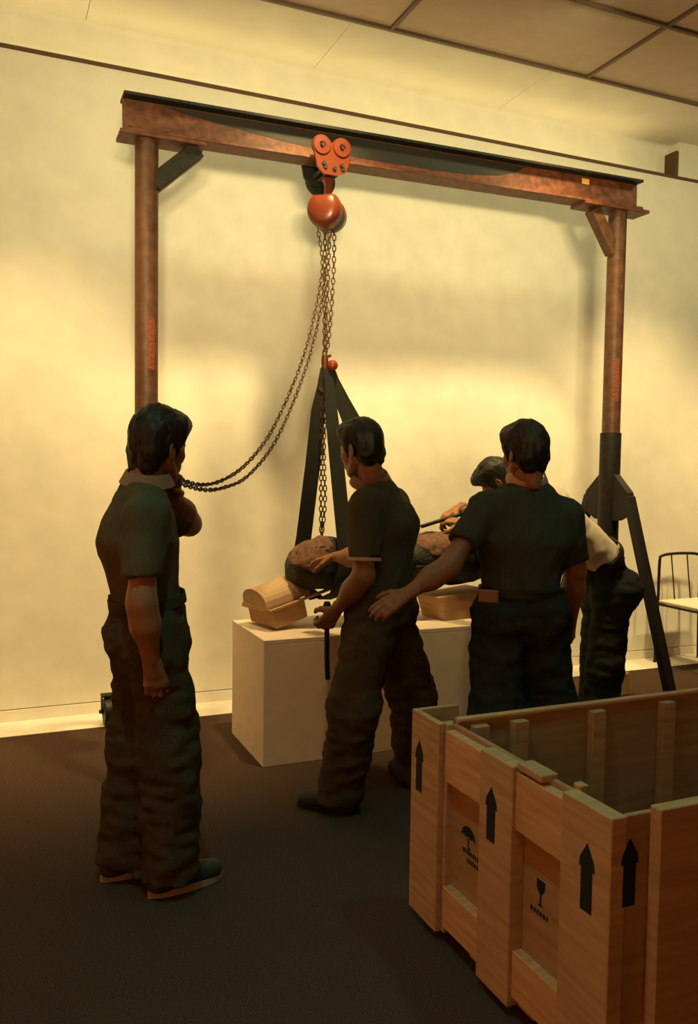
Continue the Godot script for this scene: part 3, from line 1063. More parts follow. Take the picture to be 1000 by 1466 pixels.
func build_crate() -> void:
	var c := thing("shipping_crate", "open plywood shipping crate with cleats and black up arrows in the foreground", "crate", Vector3(2.0, 0, -1.93))
	var o := -c.position
	var H := 0.70
	var X := 1.29          # the face of the cleats on the left side
	var XR := 2.72
	var sp := func(called: String, a: Vector3, b: Vector3, m: Material, ch := 0.0025) -> MeshInstance3D: return put(called, span(a + o, b + o, ch), m, c)
	# panels
	var left: MeshInstance3D = sp.call("side_panel", Vector3(X + 0.045, 0.06, -2.25), Vector3(X + 0.06, H, -1.475), M.ply)
	sp.call("side_panel", Vector3(XR - 0.06, 0.06, -2.25), Vector3(XR - 0.045, H, -1.475), M.ply)
	sp.call("far_panel", Vector3(X + 0.05, 0.06, -2.235), Vector3(XR - 0.05, H + 0.015, -2.22), M.ply)
	var near: MeshInstance3D = sp.call("near_panel", Vector3(X + 0.047, 0.03, -1.478), Vector3(XR - 0.047, H + 0.012, -1.463), M.ply)
	sp.call("bottom_board", Vector3(X + 0.045, 0.045, -2.23), Vector3(XR - 0.045, 0.065, -1.47), M.ply)
	for z in [-2.1, -1.85, -1.6]: sp.call("skid", Vector3(X + 0.06, 0.0, z - 0.04), Vector3(XR - 0.06, 0.045, z + 0.04), M.cleat)
	# cleats on both sides: the far corner is an L of two boards that stands clear of the far panel
	for e in [[X, 1.0], [XR, -1.0]]:
		var x: float = e[0]
		var d: float = e[1]
		sp.call("cleat", Vector3(x, 0.03, -2.43), Vector3(x + d * 0.022, H, -2.25), M.cleat)
		sp.call("corner_board", Vector3(x + d * 0.022, 0.03, -2.43), Vector3(x + d * 0.17, H, -2.412), M.cleat)
		sp.call("corner_block", Vector3(x + d * 0.022, 0.03, -2.27), Vector3(x + d * 0.06, H, -2.235), M.cleat)
		sp.call("cleat", Vector3(x, 0.03, -2.01), Vector3(x + d * 0.045, H, -1.85), M.cleat)
		sp.call("cleat", Vector3(x, 0.0, -1.64), Vector3(x + d * 0.045, H + 0.012, -1.46), M.cleat)
		for zz in [[-2.228, -2.01], [-1.85, -1.64]]:
			sp.call("rail", Vector3(x + d * 0.012, 0.525, zz[0]), Vector3(x + d * 0.045, 0.685, zz[1]), M.rail)
			sp.call("rail", Vector3(x + d * 0.012, 0.06, zz[0]), Vector3(x + d * 0.045, 0.19, zz[1]), M.rail)
	# a loose lip of wood on the rim and one inside
	sp.call("rim_block", Vector3(X + 0.01, H - 0.006, -1.845), Vector3(X + 0.062, H + 0.014, -1.735), M.new_wood)
	sp.call("rim_block", Vector3(X + 0.05, H - 0.02, -1.66), Vector3(X + 0.075, H + 0.02, -1.63), M.cleat)
	# battens inside the far panel and cleats on the near side
	for x in [1.412, 1.559, 1.87, 2.175, 2.48]:
		sp.call("batten", Vector3(x - 0.028, 0.065, -2.22), Vector3(x + 0.028, H - 0.004, -2.19), M.cleat)
	sp.call("top_rail", Vector3(X + 0.05, H + 0.008, -2.24), Vector3(XR - 0.05, H + 0.02, -2.212), M.rail)
	for x in [1.46, 1.95, 2.45]:
		sp.call("cleat", Vector3(x - 0.06, 0.03, -1.46), Vector3(x + 0.10, H + 0.03, -1.425), M.cleat)
	# stencilled marks: up arrows on the cleats, an umbrella and a glass on the panels
	var ft := func(x: float, y: float, z: float) -> Transform3D: return Transform3D(Basis(Vector3.BACK, Vector3.UP, Vector3.LEFT), Vector3(x, y, z) + o)
	var mark := func(called: String, pts: PackedVector2Array, t: Transform3D, parent: Node) -> void:
		var st := tool()
		prism(st, pts, t, 0.0012)
		put(called, done(st), M.stencil, parent)
	for a in [[-2.373, 0.442, 0.055, 0.17], [-1.948, 0.454, 0.058, 0.155], [-1.54, 0.458, 0.056, 0.165]]:
		mark.call("arrow_stencil", arrow_shape(a[2], a[3]), ft.call(X - 0.0005, a[1], a[0]), left)
	mark.call("arrow_stencil", arrow_shape(0.05, 0.16), Transform3D(Basis.IDENTITY, Vector3(1.345, 0.50, -1.4595) + o), near)
	# umbrella
	var um := PackedVector2Array()
	for i in 13:
		var a := PI * i / 12.0
		um.append(Vector2(cos(a) * 0.040, sin(a) * 0.036))
	for i in range(1, 6): um.append(Vector2(-0.040 + i * 0.08 / 6.0, 0.006 if i % 2 else 0.0))
	mark.call("umbrella_stencil", um, ft.call(X + 0.0445, 0.375, -2.135), left)
	mark.call("umbrella_stencil", PackedVector2Array([Vector2(-0.002, -0.035), Vector2(0.012, -0.035), Vector2(0.012, -0.028), Vector2(0.003, -0.028), Vector2(0.003, 0.0), Vector2(-0.002, 0.0)]), ft.call(X + 0.0445, 0.375, -2.135), left)
	# wine glass
	mark.call("glass_stencil", PackedVector2Array([Vector2(-0.018, 0.07), Vector2(0.018, 0.07), Vector2(0.016, 0.045), Vector2(0.003, 0.03), Vector2(0.003, 0.005), Vector2(0.014, 0.0), Vector2(-0.014, 0.0), Vector2(-0.003, 0.005), Vector2(-0.003, 0.03), Vector2(-0.016, 0.045)]), ft.call(X + 0.0445, 0.345, -1.772), left)
	# the small stencilled lines below them are worn past reading
	var rg := RandomNumberGenerator.new()
	rg.seed = 9
	for b in [[-2.165, -2.05, 0.325], [-2.14, -2.06, 0.300], [-1.815, -1.74, 0.318]]:
		var st := tool()
		var z: float = b[0]
		while z < b[1]:
			var w := rg.randf_range(0.006, 0.011)
			prism(st, PackedVector2Array([Vector2(0, 0), Vector2(w, 0), Vector2(w, 0.013), Vector2(0, 0.013)]), ft.call(X + 0.0445, b[2], z), 0.001)
			z += w + 0.005
		put("worn_lettering", done(st), M.stencil, left)

func build_hoist() -> void:
	M.link = make_link()
	var cx := 1.693
	var h := thing("chain_hoist", "orange chain hoist on a wheeled trolley under the gantry beam", "hoist", Vector3(cx, 2.6, GZ))
	var o := -h.position
	# trolley: two side plates with two round lobes each, wheels, a geared black wheel
	for s in [1.0, -1.0]:
		var zz: float = GZ + s * 0.098
		var st := tool()
		var pts := PackedVector2Array()
		for i in 15: pts.append(Vector2(-0.056, 0.060) + Vector2.from_angle(PI * 1.22 - i * PI * 1.1 / 14.0) * 0.054)
		for i in 15: pts.append(Vector2(0.056, 0.060) + Vector2.from_angle(PI * 0.88 - i * PI * 1.1 / 14.0) * 0.054)
		pts.append_array(PackedVector2Array([Vector2(0.098, -0.02), Vector2(0.078, -0.065), Vector2(0.03, -0.085), Vector2(-0.045, -0.085), Vector2(-0.082, -0.05)]))
		prism(st, pts, Transform3D(Basis.IDENTITY, Vector3(cx - 0.014, 3.112, zz) + o), 0.014)
		var plate := put("trolley_plate", done(st), M.hoist if s > 0.0 else M.black_iron, h)
		for e in [-1.0, 1.0]:
			st = tool()
			var ct := Transform3D(Basis(Vector3.RIGHT, Vector3.BACK * s, Vector3.UP * -s), Vector3(cx - 0.014 + e * 0.056, 3.172, zz) + o)
			lathe(st, [Vector2(0.018, 0.016), Vector2(0.046, 0.015), Vector2(0.053, 0.007)], ct, 24)
			put("wheel_cover", done(st), M.hoist, plate)
			st = tool()
			lathe(st, [Vector2(0, 0.022), Vector2(0.010, 0.022), Vector2(0.010, 0.006)], ct, 8)
			put("axle_bolt", done(st), M.black_iron, plate)
			st = tool()
			lathe(st, [Vector2(0, -0.03), Vector2(0.042, -0.03), Vector2(0.042, -0.012), Vector2(0.050, -0.008), Vector2(0, -0.008)], ct, 20)
			put("trolley_wheel", done(st), M.black_iron, plate)
		for e in [[-0.045, -0.03], [0.015, -0.05], [0.055, -0.03]]:
			st = tool()
			lathe(st, [Vector2(0, 0.016), Vector2(0.011, 0.016), Vector2(0.011, 0.006)], Transform3D(Basis(Vector3.RIGHT, Vector3.BACK * s, Vector3.UP * -s), Vector3(cx - 0.014 + e[0], 3.112 + e[1], zz) + o), 6)
			put("bolt", done(st), M.black_iron, plate)
	var st := tool()
	lathe(st, [Vector2(0, -0.02), Vector2(0.075, -0.02), Vector2(0.088, -0.008), Vector2(0.088, 0.008), Vector2(0.075, 0.02), Vector2(0, 0.02)], Transform3D(Basis(Vector3.RIGHT, Vector3.BACK, Vector3.DOWN), Vector3(cx + 0.02, 3.075, GZ - 0.15) + o), 24)
	put("hand_wheel", done(st), M.black_iron, h)
	st = tool()
	for e in [-0.05, 0.05]:
		lathe(st, [Vector2(0, -0.13), Vector2(0.012, -0.13), Vector2(0.012, 0.11), Vector2(0, 0.11)], Transform3D(Basis(Vector3.RIGHT, Vector3.BACK, Vector3.DOWN), Vector3(cx + e, 3.065, GZ) + o), 12)
	box(st, Transform3D(Basis.IDENTITY, Vector3(cx, 3.062, GZ) + o), Vector3(0.07, 0.05, 0.13), 0.006)
	put("spacer_bolts", done(st), M.black_iron, h)
	# suspension link, tapering downward
	st = tool()
	prism(st, PackedVector2Array([Vector2(-0.034, 0.06), Vector2(0.034, 0.06), Vector2(0.030, 0.02), Vector2(0.018, -0.01), Vector2(0.018, -0.09), Vector2(-0.018, -0.09), Vector2(-0.018, -0.01), Vector2(-0.030, 0.02)]), Transform3D(Basis.IDENTITY, Vector3(cx, 3.01, GZ + 0.02) + o), 0.03)
	put("suspension_link", done(st), M.hoist, h)
	# hoist body: a domed gear cover at the near left, a black middle, a hand-wheel cover at the right
	var ax := Vector3(-0.62, 0.0, 0.785).normalized()
	var side := Vector3.UP.cross(ax).normalized()
	var fr := Transform3D(Basis(side, ax, side.cross(ax)), Vector3(cx + 0.005, 2.862, GZ) + o)
	var dome := PackedVector2Array()
	for i in 25:
		var a := TAU * i / 24.0
		dome.append(Vector2(cos(a) * 0.092, clampf(sin(a) * 0.1, -0.1, 0.075)))
	var sections := [[0.02, 1.0], [0.062, 1.0], [0.082, 0.96], [0.098, 0.86], [0.108, 0.68], [0.114, 0.42], [0.116, 0.0]]
	st = tool()
	for i in sections.size() - 1:
		st.set_smooth_group(1)
		for k in 24:
			var q := []
			for e in [[i, k], [i, k + 1], [i + 1, k + 1], [i + 1, k]]:
				var d2: Vector2 = dome[e[1]] * sections[e[0]][1]
				q.append(Vector3(d2.x, sections[e[0]][0], -d2.y))
			if i == sections.size() - 2: q.resize(3)
			var n2: Vector2 = dome[k] + dome[k + 1]
			face(st, fr, q, Vector3(n2.x, 0.05 + i * 0.03, -n2.y))
	put("gear_cover", done(st), M.hoist, h)
	st = tool()
	lathe(st, [Vector2(0, -0.05), Vector2(0.085, -0.05), Vector2(0.088, 0.022), Vector2(0, 0.022)], fr * Transform3D(Basis.IDENTITY, Vector3(0, 0, 0.012)), 24)
	put("hoist_body", done(st), M.black_iron, h)
	st = tool()
	lathe(st, [Vector2(0, -0.112), Vector2(0.07, -0.11), Vector2(0.084, -0.10), Vector2(0.090, -0.05), Vector2(0, -0.05)], fr, 24)
	put("wheel_cover", done(st), M.hoist, h)
	# the hook block below: chain guide, red ball, shank and hook
	st = tool()
	bar(st, Vector3(cx - 0.012, 2.085, GZ) + o, Vector3(cx + 0.036, 2.10, GZ) + o, 0.016, 0.03, Vector3.UP, 0.003)
	lathe(st, [Vector2(0, 0.0), Vector2(0.017, 0.0), Vector2(0.02, -0.03), Vector2(0.014, -0.13), Vector2(0, -0.13)], Transform3D(Basis.IDENTITY, Vector3(cx + 0.002, 2.10, GZ) + o), 14)
	put("hook_shank", done(st), M.hook, h)
	st = tool()
	var sph := []
	for i in 13: sph.append(Vector2(sin(PI * i / 12.0) * 0.030, -cos(PI * i / 12.0) * 0.030))
	lathe(st, sph, Transform3D(Basis.IDENTITY, Vector3(cx + 0.040, 2.045, GZ + 0.02) + o), 20)
	put("red_swivel", done(st), M.red_ball, h)
	st = tool()
	var hk := []
	for i in 15:
		var a := PI * 0.5 - i * PI * 1.35 / 14.0
		hk.append(Vector3(cx + 0.004 + cos(a) * 0.04, 1.945 + sin(a) * 0.045, GZ) + o)
	hk.push_front(Vector3(cx + 0.002, 2.03, GZ) + o)
	tube(st, hk, 0.012, 10)
	put("hook", done(st), M.hook, h)
	# chains (local to the hoist)
	var W := func(x: float, y: float, z: float) -> Vector3: return Vector3(x, y, z) + o
	chain("load_chain", [W.call(1.675, 2.80, GZ + 0.03), W.call(1.685, 2.45, GZ + 0.01), W.call(1.692, 2.095, GZ)], h, 0.024, 1.2, 2)
	chain("load_chain_001", [W.call(1.715, 2.79, GZ), W.call(1.705, 2.45, GZ), W.call(1.700, 2.095, GZ - 0.01)], h, 0.024, 1.2, 3)
	chain("load_chain_002", [W.call(1.757, 2.79, GZ - 0.04), W.call(1.752, 2.55, GZ - 0.03), W.call(1.726, 2.25, GZ - 0.01), W.call(1.704, 2.11, GZ)], h, 0.024, 1.2, 4)
	chain("load_chain_003", [W.call(1.69, 1.93, GZ), W.call(1.683, 1.6, GZ), W.call(1.683, 1.3, GZ), W.call(1.688, 1.05, GZ)], h, 0.024, 1.15, 5)
	chain("load_chain_004", [W.call(1.70, 1.93, GZ + 0.02), W.call(1.688, 1.6, GZ + 0.02), W.call(1.695, 1.3, GZ + 0.03), W.call(1.674, 1.05, GZ + 0.02)], h, 0.024, 1.15, 6)
	chain("hand_chain", hand_path(0, o), h, 0.024, 1.0, 7)
	chain("hand_chain_001", hand_path(1, o), h, 0.024, 1.0, 8)

# the two falls of the hand chain, from the hoist to the worker's fist
func hand_path(k: int, o: Vector3) -> Array:
	var out := []
	var list := []
	if k == 0:
		list = [Vector3(1.599, 2.744, -4.163), Vector3(1.643, 2.559, -4.200), Vector3(1.592, 2.327, -4.152), Vector3(1.507, 2.094, -4.072), Vector3(1.385, 1.866, -3.955), Vector3(1.227, 1.643, -3.795), Vector3(1.059, 1.500, -3.613), Vector3(0.903, 1.432, -3.432), Vector3(0.765, 1.418, -3.256), Vector3(0.638, 1.448, -3.080)]
	else:
		list = [Vector3(1.680, 2.764, -4.200), Vector3(1.663, 2.543, -4.200), Vector3(1.623, 2.298, -4.179), Vector3(1.536, 2.056, -4.099), Vector3(1.413, 1.821, -3.981), Vector3(1.253, 1.592, -3.821), Vector3(1.069, 1.447, -3.624), Vector3(0.917, 1.402, -3.448), Vector3(0.785, 1.398, -3.283), Vector3(0.641, 1.432, -3.085)]
	for p in list: out.append(p + o)
	return out

func build_stone() -> void:
	# the stone: a long dark boulder, rising to the right while it hangs in the slings
	var s := thing("stone_sculpture", "dark basalt stone sculpture with a tan crust hanging in black slings over the plinth", "sculpture", Vector3(2.05, 0.637, -4.2))
	var o := -s.position
	var lo := Vector3(1.36, 0.66, -4.46) + o
	var hi := Vector3(2.86, 1.32, -3.96) + o
	var F := Field.new(lo, hi, 0.012, 50.0)
	stone_shape(F, o, 0.0)
	put("dark_stone", weld([F.net()]), M.basalt, s)
	for spot in [[Vector3(1.555, 1.075, -4.14), Vector3(0.13, 0.13, 0.16)], [Vector3(2.36, 1.09, -4.12), Vector3(0.17, 0.10, 0.15)]]:
		tag(put("crust", weld([crust_net(o, lo, hi, spot)]), M.crust, s), "rough tan crust on the stone")
	# wooden cradle under the left end
	var rot := Basis(Vector3.UP, 0.22) * Basis(Vector3.BACK, 0.235)
	var at := Vector3(1.372, 0.645, -4.10)
	var c := thing("wooden_cradle", "pale wooden cradle block with a rounded pad under the left end of the stone", "cradle", at)
	put("block", bx(rot * Vector3(0.105, 0.052, -0.14), Vector3(0.20, 0.10, 0.27), 0.003, rot), M.new_wood, c)
	var st := tool()
	bar(st, rot * Vector3(-0.02, 0.108, 0.004), rot * Vector3(0.50, 0.108, 0.004), 0.022, 0.012, rot.z, 0.002)
	put("slat", done(st), M.new_wood, c)
	st = tool()
	bar(st, rot * Vector3(-0.02, 0.108, 0.0), rot * Vector3(-0.02, 0.108, -0.28), 0.022, 0.012, Vector3.UP, 0.002)
	put("slat", done(st), M.new_wood, c)
	st = tool()
	var arch := PackedVector2Array([Vector2(-0.125, 0.0)])
	for i in 13:
		var a := PI * i / 12.0
		arch.append(Vector2(-0.125 * cos(a), 0.012 + 0.085 * pow(sin(a), 0.8)))
	arch.append(Vector2(0.125, 0.0))
	prism(st, arch, Transform3D(rot * Basis(Vector3.BACK, Vector3.UP, Vector3.LEFT), rot * Vector3(0.115, 0.114, -0.14)), 0.27)
	put("pad", done(st), M.cushion, c)
	# a second block under the right end
	var w := thing("wooden_wedge", "pale wooden block with a slanted end under the right end of the stone", "block", Vector3(2.45, 0.637, -4.19))
	st = tool()
	prism(st, PackedVector2Array([Vector2(-0.11, 0), Vector2(0.21, 0), Vector2(0.22, 0.16), Vector2(-0.16, 0.135)]), Transform3D(Basis(Vector3.UP, 0.2), Vector3.ZERO), 0.2)
	put("block", done(st), M.new_wood, w)
	st = tool()
	bar(st, Vector3(0.225, 0.0, 0.14), Vector3(0.235, 0.235, 0.14), 0.05, 0.04, Vector3.RIGHT, 0.008)
	put("upright_stop", done(st), M.new_wood, w)
	# slings
	var xw := Vector3(1, 0, 0)
	var a := thing("lifting_sling", "black webbing sling hanging straight from the hook to the left part of the stone", "sling", Vector3(1.7, 1.9, GZ), "black lifting slings on the hook")
	o = -a.position
	put("strap", strap([[Vector3(1.694, 2.03, GZ) + o, 0.045, xw], [Vector3(1.682, 1.92, GZ + 0.0) + o, 0.062, xw], [Vector3(1.664, 1.80, GZ - 0.01) + o, 0.08, xw], [Vector3(1.643, 1.5, GZ - 0.03) + o, 0.086, xw], [Vector3(1.607, 1.10, GZ - 0.06) + o, 0.088, xw], [Vector3(1.60, 0.98, GZ - 0.10) + o, 0.088, xw], [Vector3(1.61, 0.82, GZ - 0.04) + o, 0.088, xw], [Vector3(1.64, 0.78, GZ + 0.06) + o, 0.088, xw]]), M.web, a)
	put("strap", strap([[Vector3(1.706, 2.03, GZ + 0.015) + o, 0.045, xw], [Vector3(1.714, 1.92, GZ + 0.03) + o, 0.058, xw], [Vector3(1.716, 1.80, GZ + 0.05) + o, 0.072, xw], [Vector3(1.73, 1.5, GZ + 0.11) + o, 0.082, xw], [Vector3(1.742, 1.10, GZ + 0.20) + o, 0.085, xw], [Vector3(1.73, 0.95, GZ + 0.25) + o, 0.085, xw], [Vector3(1.70, 0.82, GZ + 0.20) + o, 0.085, xw], [Vector3(1.67, 0.78, GZ + 0.10) + o, 0.085, xw]]), M.web, a)
	var b := thing("lifting_sling", "black webbing sling slanting from the hook down behind the second man's head", "sling", Vector3(2.0, 1.6, GZ), "black lifting slings on the hook")
	o = -b.position
	put("strap", strap([[Vector3(1.725, 2.02, GZ) + o, 0.06, xw], [Vector3(1.775, 1.90, GZ) + o, 0.07, xw], [Vector3(1.842, 1.74, GZ + 0.01) + o, 0.078, xw], [Vector3(2.03, 1.35, GZ + 0.05) + o, 0.084, xw], [Vector3(2.19, 1.05, GZ + 0.10) + o, 0.086, xw], [Vector3(2.21, 0.95, GZ + 0.22) + o, 0.086, xw]]), M.web, b)
	put("strap", strap([[Vector3(1.738, 2.0, GZ - 0.02) + o, 0.06, xw], [Vector3(1.825, 1.86, GZ - 0.03) + o, 0.066, xw], [Vector3(1.905, 1.74, GZ - 0.04) + o, 0.074, xw], [Vector3(2.10, 1.35, GZ - 0.07) + o, 0.084, xw], [Vector3(2.24, 1.06, GZ - 0.10) + o, 0.086, xw], [Vector3(2.26, 0.92, GZ - 0.12) + o, 0.086, xw]]), M.web, b)

func crust_net(o: Vector3, lo: Vector3, hi: Vector3, spot: Array) -> Array:
	var G := Field.new(lo.max(spot[0] + o - Vector3.ONE * 0.24), hi.min(spot[0] + o + Vector3.ONE * 0.24), 0.0095, 50.0)
	stone_shape(G, o, 0.006)
	var K := Field.new(G.o, G.o + Vector3(G.n - Vector3i.ONE) * G.h, G.h, 50.0)
	K.n = G.n
	K.f.resize(G.f.size())
	K.ball(spot[0] + o, spot[1])
	K.solid()
	for i in mini(G.f.size(), K.f.size()): G.f[i] = maxf(G.f[i], K.f[i])
	G.rough(0.012, 14.0, Vector3.ONE, 5)
	return G.net()

func stone_shape(F: Field, o: Vector3, grow: float) -> void:
	F.cone(Vector3(1.60, 0.945, -4.20) + o, Vector3(1.95, 0.955, -4.2) + o, 0.115 + grow, 0.13 + grow)
	F.cone(Vector3(1.95, 0.955, -4.20) + o, Vector3(2.35, 0.985, -4.2) + o, 0.12 + grow, 0.13 + grow)
	F.cone(Vector3(2.35, 0.985, -4.2) + o, Vector3(2.66, 0.95, -4.2) + o, 0.12 + grow, 0.105 + grow)
	F.ball(Vector3(1.62, 0.98, -4.2) + o, Vector3(0.17, 0.12, 0.14) + Vector3.ONE * grow, Basis(Vector3.BACK, 0.5))
	F.ball(Vector3(2.5, 0.98, -4.18) + o, Vector3(0.2, 0.15, 0.16) + Vector3.ONE * grow)
	F.solid()
	F.rough(0.022, 5.0, Vector3.ONE, 2)
	F.cut(Vector3(1.575, 1.085 + grow, -4.12) + o, Vector3(-0.35, 0.85, 0.42).normalized())
	F.cut(Vector3(1.462 - grow, 0.95, -4.2) + o, Vector3(-0.95, -0.15, 0.2).normalized())

func build_people() -> void:
	head_net = make_head()
	person("man in a dark olive shirt at the left holding the hanging chain to his chin",
		{hip = Vector3(0.519, 0.883, -2.950), waist = Vector3(0.507, 1.044, -2.950), chest = Vector3(0.476, 1.241, -2.950), neck = Vector3(0.499, 1.418, -2.950), head = Vector3(0.554, 1.556, -2.950), sr = Vector3(0.473, 1.324, -2.780), er = Vector3(0.454, 1.053, -2.720), wr = Vector3(0.489, 0.857, -2.740), fr = Vector3(0.514, 0.741, -2.760), sl = Vector3(0.554, 1.320, -3.120), el = Vector3(0.732, 1.263, -3.280), wl = Vector3(0.629, 1.391, -3.100), fl = Vector3(0.612, 1.469, -3.030), kr = Vector3(0.576, 0.506, -2.860), ar = Vector3(0.585, 0.101, -2.875), kl = Vector3(0.497, 0.480, -3.030), al = Vector3(0.448, 0.090, -3.050)},
		{right = Vector3(0.17, 0, 0.985), head_front = Vector3(0.86, -0.12, -0.5), head_up = Vector3(0.1, 1, 0),
		shirt = M.shirt_olive, collar = M.collar_lit, trousers = M.trousers_brown, hair = [0.008, 0.014, -0.075, 0.018], rng = 4,
		chest = 0.119, waist = 0.110, tail = 0.05, rise = 0.0, seat = 0.090, legs = [0.102, 0.098, 0.103], belt = M.trousers_brown, sole = M.sole,
		toe_l = Vector3(0.97, 0, -0.2), toe_r = Vector3(0.97, 0, -0.24),
		back_r = Vector3(0.1, 0, 1), thumb_r = Vector3(1, 0, 0), curl_r = [0.35, 0.4, 0.45, 0.5],
		back_l = Vector3(0.6, 0.2, -0.8), thumb_l = Vector3(0.3, 0.2, 0.9), curl_l = [1.1, 1.15, 1.2, 1.2], tcurl_l = 0.9})
	person("man in a dark green shirt with a pale sleeve edge standing against the plinth",
		{hip = Vector3(1.600, 0.870, -3.350), waist = Vector3(1.613, 1.000, -3.350), chest = Vector3(1.630, 1.245, -3.350), neck = Vector3(1.565, 1.419, -3.350), head = Vector3(1.502, 1.571, -3.350), sl = Vector3(1.470, 1.325, -3.220), el = Vector3(1.452, 1.038, -3.190), wl = Vector3(1.388, 0.877, -3.330), fl = Vector3(1.350, 0.797, -3.380), sr = Vector3(1.727, 1.326, -3.480), er = Vector3(1.660, 1.060, -3.670), wr = Vector3(1.600, 1.045, -3.870), fr = Vector3(1.539, 1.014, -3.980), kl = Vector3(1.430, 0.470, -3.220), al = Vector3(1.400, 0.090, -3.290), kr = Vector3(1.800, 0.460, -3.400), ar = Vector3(1.860, 0.090, -3.450)},
		{right = Vector3(0.755, 0, -0.656), head_front = Vector3(-0.42, -0.15, -0.9), head_up = Vector3(-0.08, 1, -0.05),
		shirt = M.shirt_green, collar = M.collar_lit, hem = M.piping, trousers = M.trousers_khaki, hair = [0.002, 0.014, -0.05, 0.014], rng = 11,
		chest = 0.126, waist = 0.116, tail = 0.13, rise = -0.05, legs = [0.115, 0.108, 0.10], sleeve = 0.74, belt = M.leather,
		toe_l = Vector3(-0.75, 0, -0.66), toe_r = Vector3(-0.2, 0, -0.98),
		back_l = Vector3(0.2, 0.5, 0.8), thumb_l = Vector3(-0.8, 0.2, -0.5), curl_l = [1.05, 1.1, 1.15, 1.2], tcurl_l = 0.9,
		back_r = Vector3(0, 1, 0.2), thumb_r = Vector3(-0.3, 0, 0.95), curl_r = [0.4, 0.4, 0.45, 0.5]})
	var third := person("man in a dark teal shirt seen from behind, reaching out his left arm",
		{hip = Vector3(2.110, 0.860, -3.000), waist = Vector3(2.115, 0.990, -3.000), chest = Vector3(2.128, 1.202, -3.000), neck = Vector3(2.129, 1.431, -3.000), head = Vector3(2.107, 1.562, -3.000), sl = Vector3(1.949, 1.327, -3.050), el = Vector3(1.731, 1.093, -2.970), wl = Vector3(1.543, 0.992, -2.970), fl = Vector3(1.429, 0.920, -3.000), sr = Vector3(2.300, 1.297, -2.950), er = Vector3(2.373, 1.061, -2.970), wr = Vector3(2.420, 0.830, -3.040), fr = Vector3(2.440, 0.720, -3.080), kl = Vector3(1.980, 0.460, -2.980), al = Vector3(1.980, 0.090, -3.020), kr = Vector3(2.250, 0.460, -2.960), ar = Vector3(2.280, 0.090, -3.000)},
		{right = Vector3(0.94, 0, 0.34), head_front = Vector3(-0.12, -0.12, -0.98), head_up = Vector3(0, 1, 0),
		shirt = M.shirt_teal, collar = M.piping, trousers = M.trousers_black, hair = [0.010, 0.012, -0.06, 0.016], rng = 17,
		chest = 0.132, waist = 0.118, tail = 0.02, rise = 0.0, legs = [0.118, 0.11, 0.105], sleeve = 0.62, sleeve_r = 0.85, belt = M.leather,
		back_l = Vector3(0.2, 0.75, 0.6), thumb_l = Vector3(-0.35, 0.7, -0.6), curl_l = [0.2, 0.25, 0.3, 0.35], tcurl_l = 0.3,
		back_r = Vector3(1, 0, 0.3), thumb_r = Vector3(-0.2, 0, -1), curl_r = [0.4, 0.45, 0.5, 0.5]})
	person("man in a white shirt and dark trousers bending over the stone behind the others",
		{hip = Vector3(3.376, 0.800, -3.920), waist = Vector3(3.286, 1.002, -3.920), chest = Vector3(2.913, 1.298, -3.940), neck = Vector3(2.765, 1.408, -3.970), head = Vector3(2.668, 1.429, -4.050), sl = Vector3(2.687, 1.322, -3.770), el = Vector3(2.539, 1.138, -3.890), wl = Vector3(2.482, 1.190, -4.090), fl = Vector3(2.405, 1.198, -4.170), sr = Vector3(2.923, 1.396, -4.140), er = Vector3(2.742, 1.226, -4.320), wr = Vector3(2.601, 1.254, -4.370), fr = Vector3(2.503, 1.195, -4.390), kl = Vector3(3.309, 0.348, -3.850), al = Vector3(3.284, 0.090, -3.850), kr = Vector3(3.411, 0.322, -4.020), ar = Vector3(3.391, 0.090, -4.030)},
		{right = Vector3(0.25, 0.25, -0.93), hip_right = Vector3(0.3, 0, -0.95), front = Vector3(-0.62, -0.76, -0.2), head_front = Vector3(-0.45, -0.75, -0.5), head_up = Vector3(-0.7, 0.65, -0.3),
		shirt = M.shirt_white, collar = M.shirt_white, trousers = M.trousers_black, hair = [0.004, 0.01, -0.07, 0.012], rng = 23,
		chest = 0.128, waist = 0.12, tail = 0.03, rise = 0.0, seat = 0.125, legs = [0.115, 0.105, 0.10], belt = M.leather,
		toe_l = Vector3(-0.95, 0, -0.2), toe_r = Vector3(-0.95, 0, -0.3),
		back_l = Vector3(0, 0.9, 0.4), thumb_l = Vector3(-0.5, 0.2, 0.8), curl_l = [0.8, 0.85, 0.9, 0.9], tcurl_l = 0.6,
		back_r = Vector3(0, 1, 0.1), thumb_r = Vector3(-0.3, 0.0, 0.95), curl_r = [0.7, 0.75, 0.8, 0.8]})

	# what they wear and hold
	tag(put("belt_pouch", bx(Vector3(1.885, 0.975, -2.905) - third.position, Vector3(0.082, 0.052, 0.018), 0.004, Basis(Vector3.UP, -0.75)), M.patch, third), "small tan pouch on the back of the belt")
	var t := thing("short_bar", "short black bar hanging from the fist of the man in green beside the plinth", "tool", Vector3(1.366, 0.56, -3.385))
	var st := tool()
	tube(st, [Vector3(0, 0.27, 0), Vector3(0.002, 0.10, 0), Vector3(0.006, 0.0, 0.004)], 0.0115, 10)
	put("shaft", done(st), M.black_iron, t)
	st = tool()
	lathe(st, [Vector2(0, 0.25), Vector2(0.017, 0.25), Vector2(0.018, 0.33), Vector2(0.012, 0.345), Vector2(0, 0.345)], Transform3D.IDENTITY, 14)
	put("handle", done(st), M.leather, t)
	var w := thing("ratchet_bar", "dark ratchet bar with a strap loop held over the stone's right end", "tool", Vector3(2.44, 1.20, -4.17))
	st = tool()
	tube(st, [Vector3(-0.19, -0.035, 0), Vector3(-0.02, 0.01, 0), Vector3(0.12, 0.045, 0)], 0.011, 10)
	put("bar", done(st), M.black_iron, w)
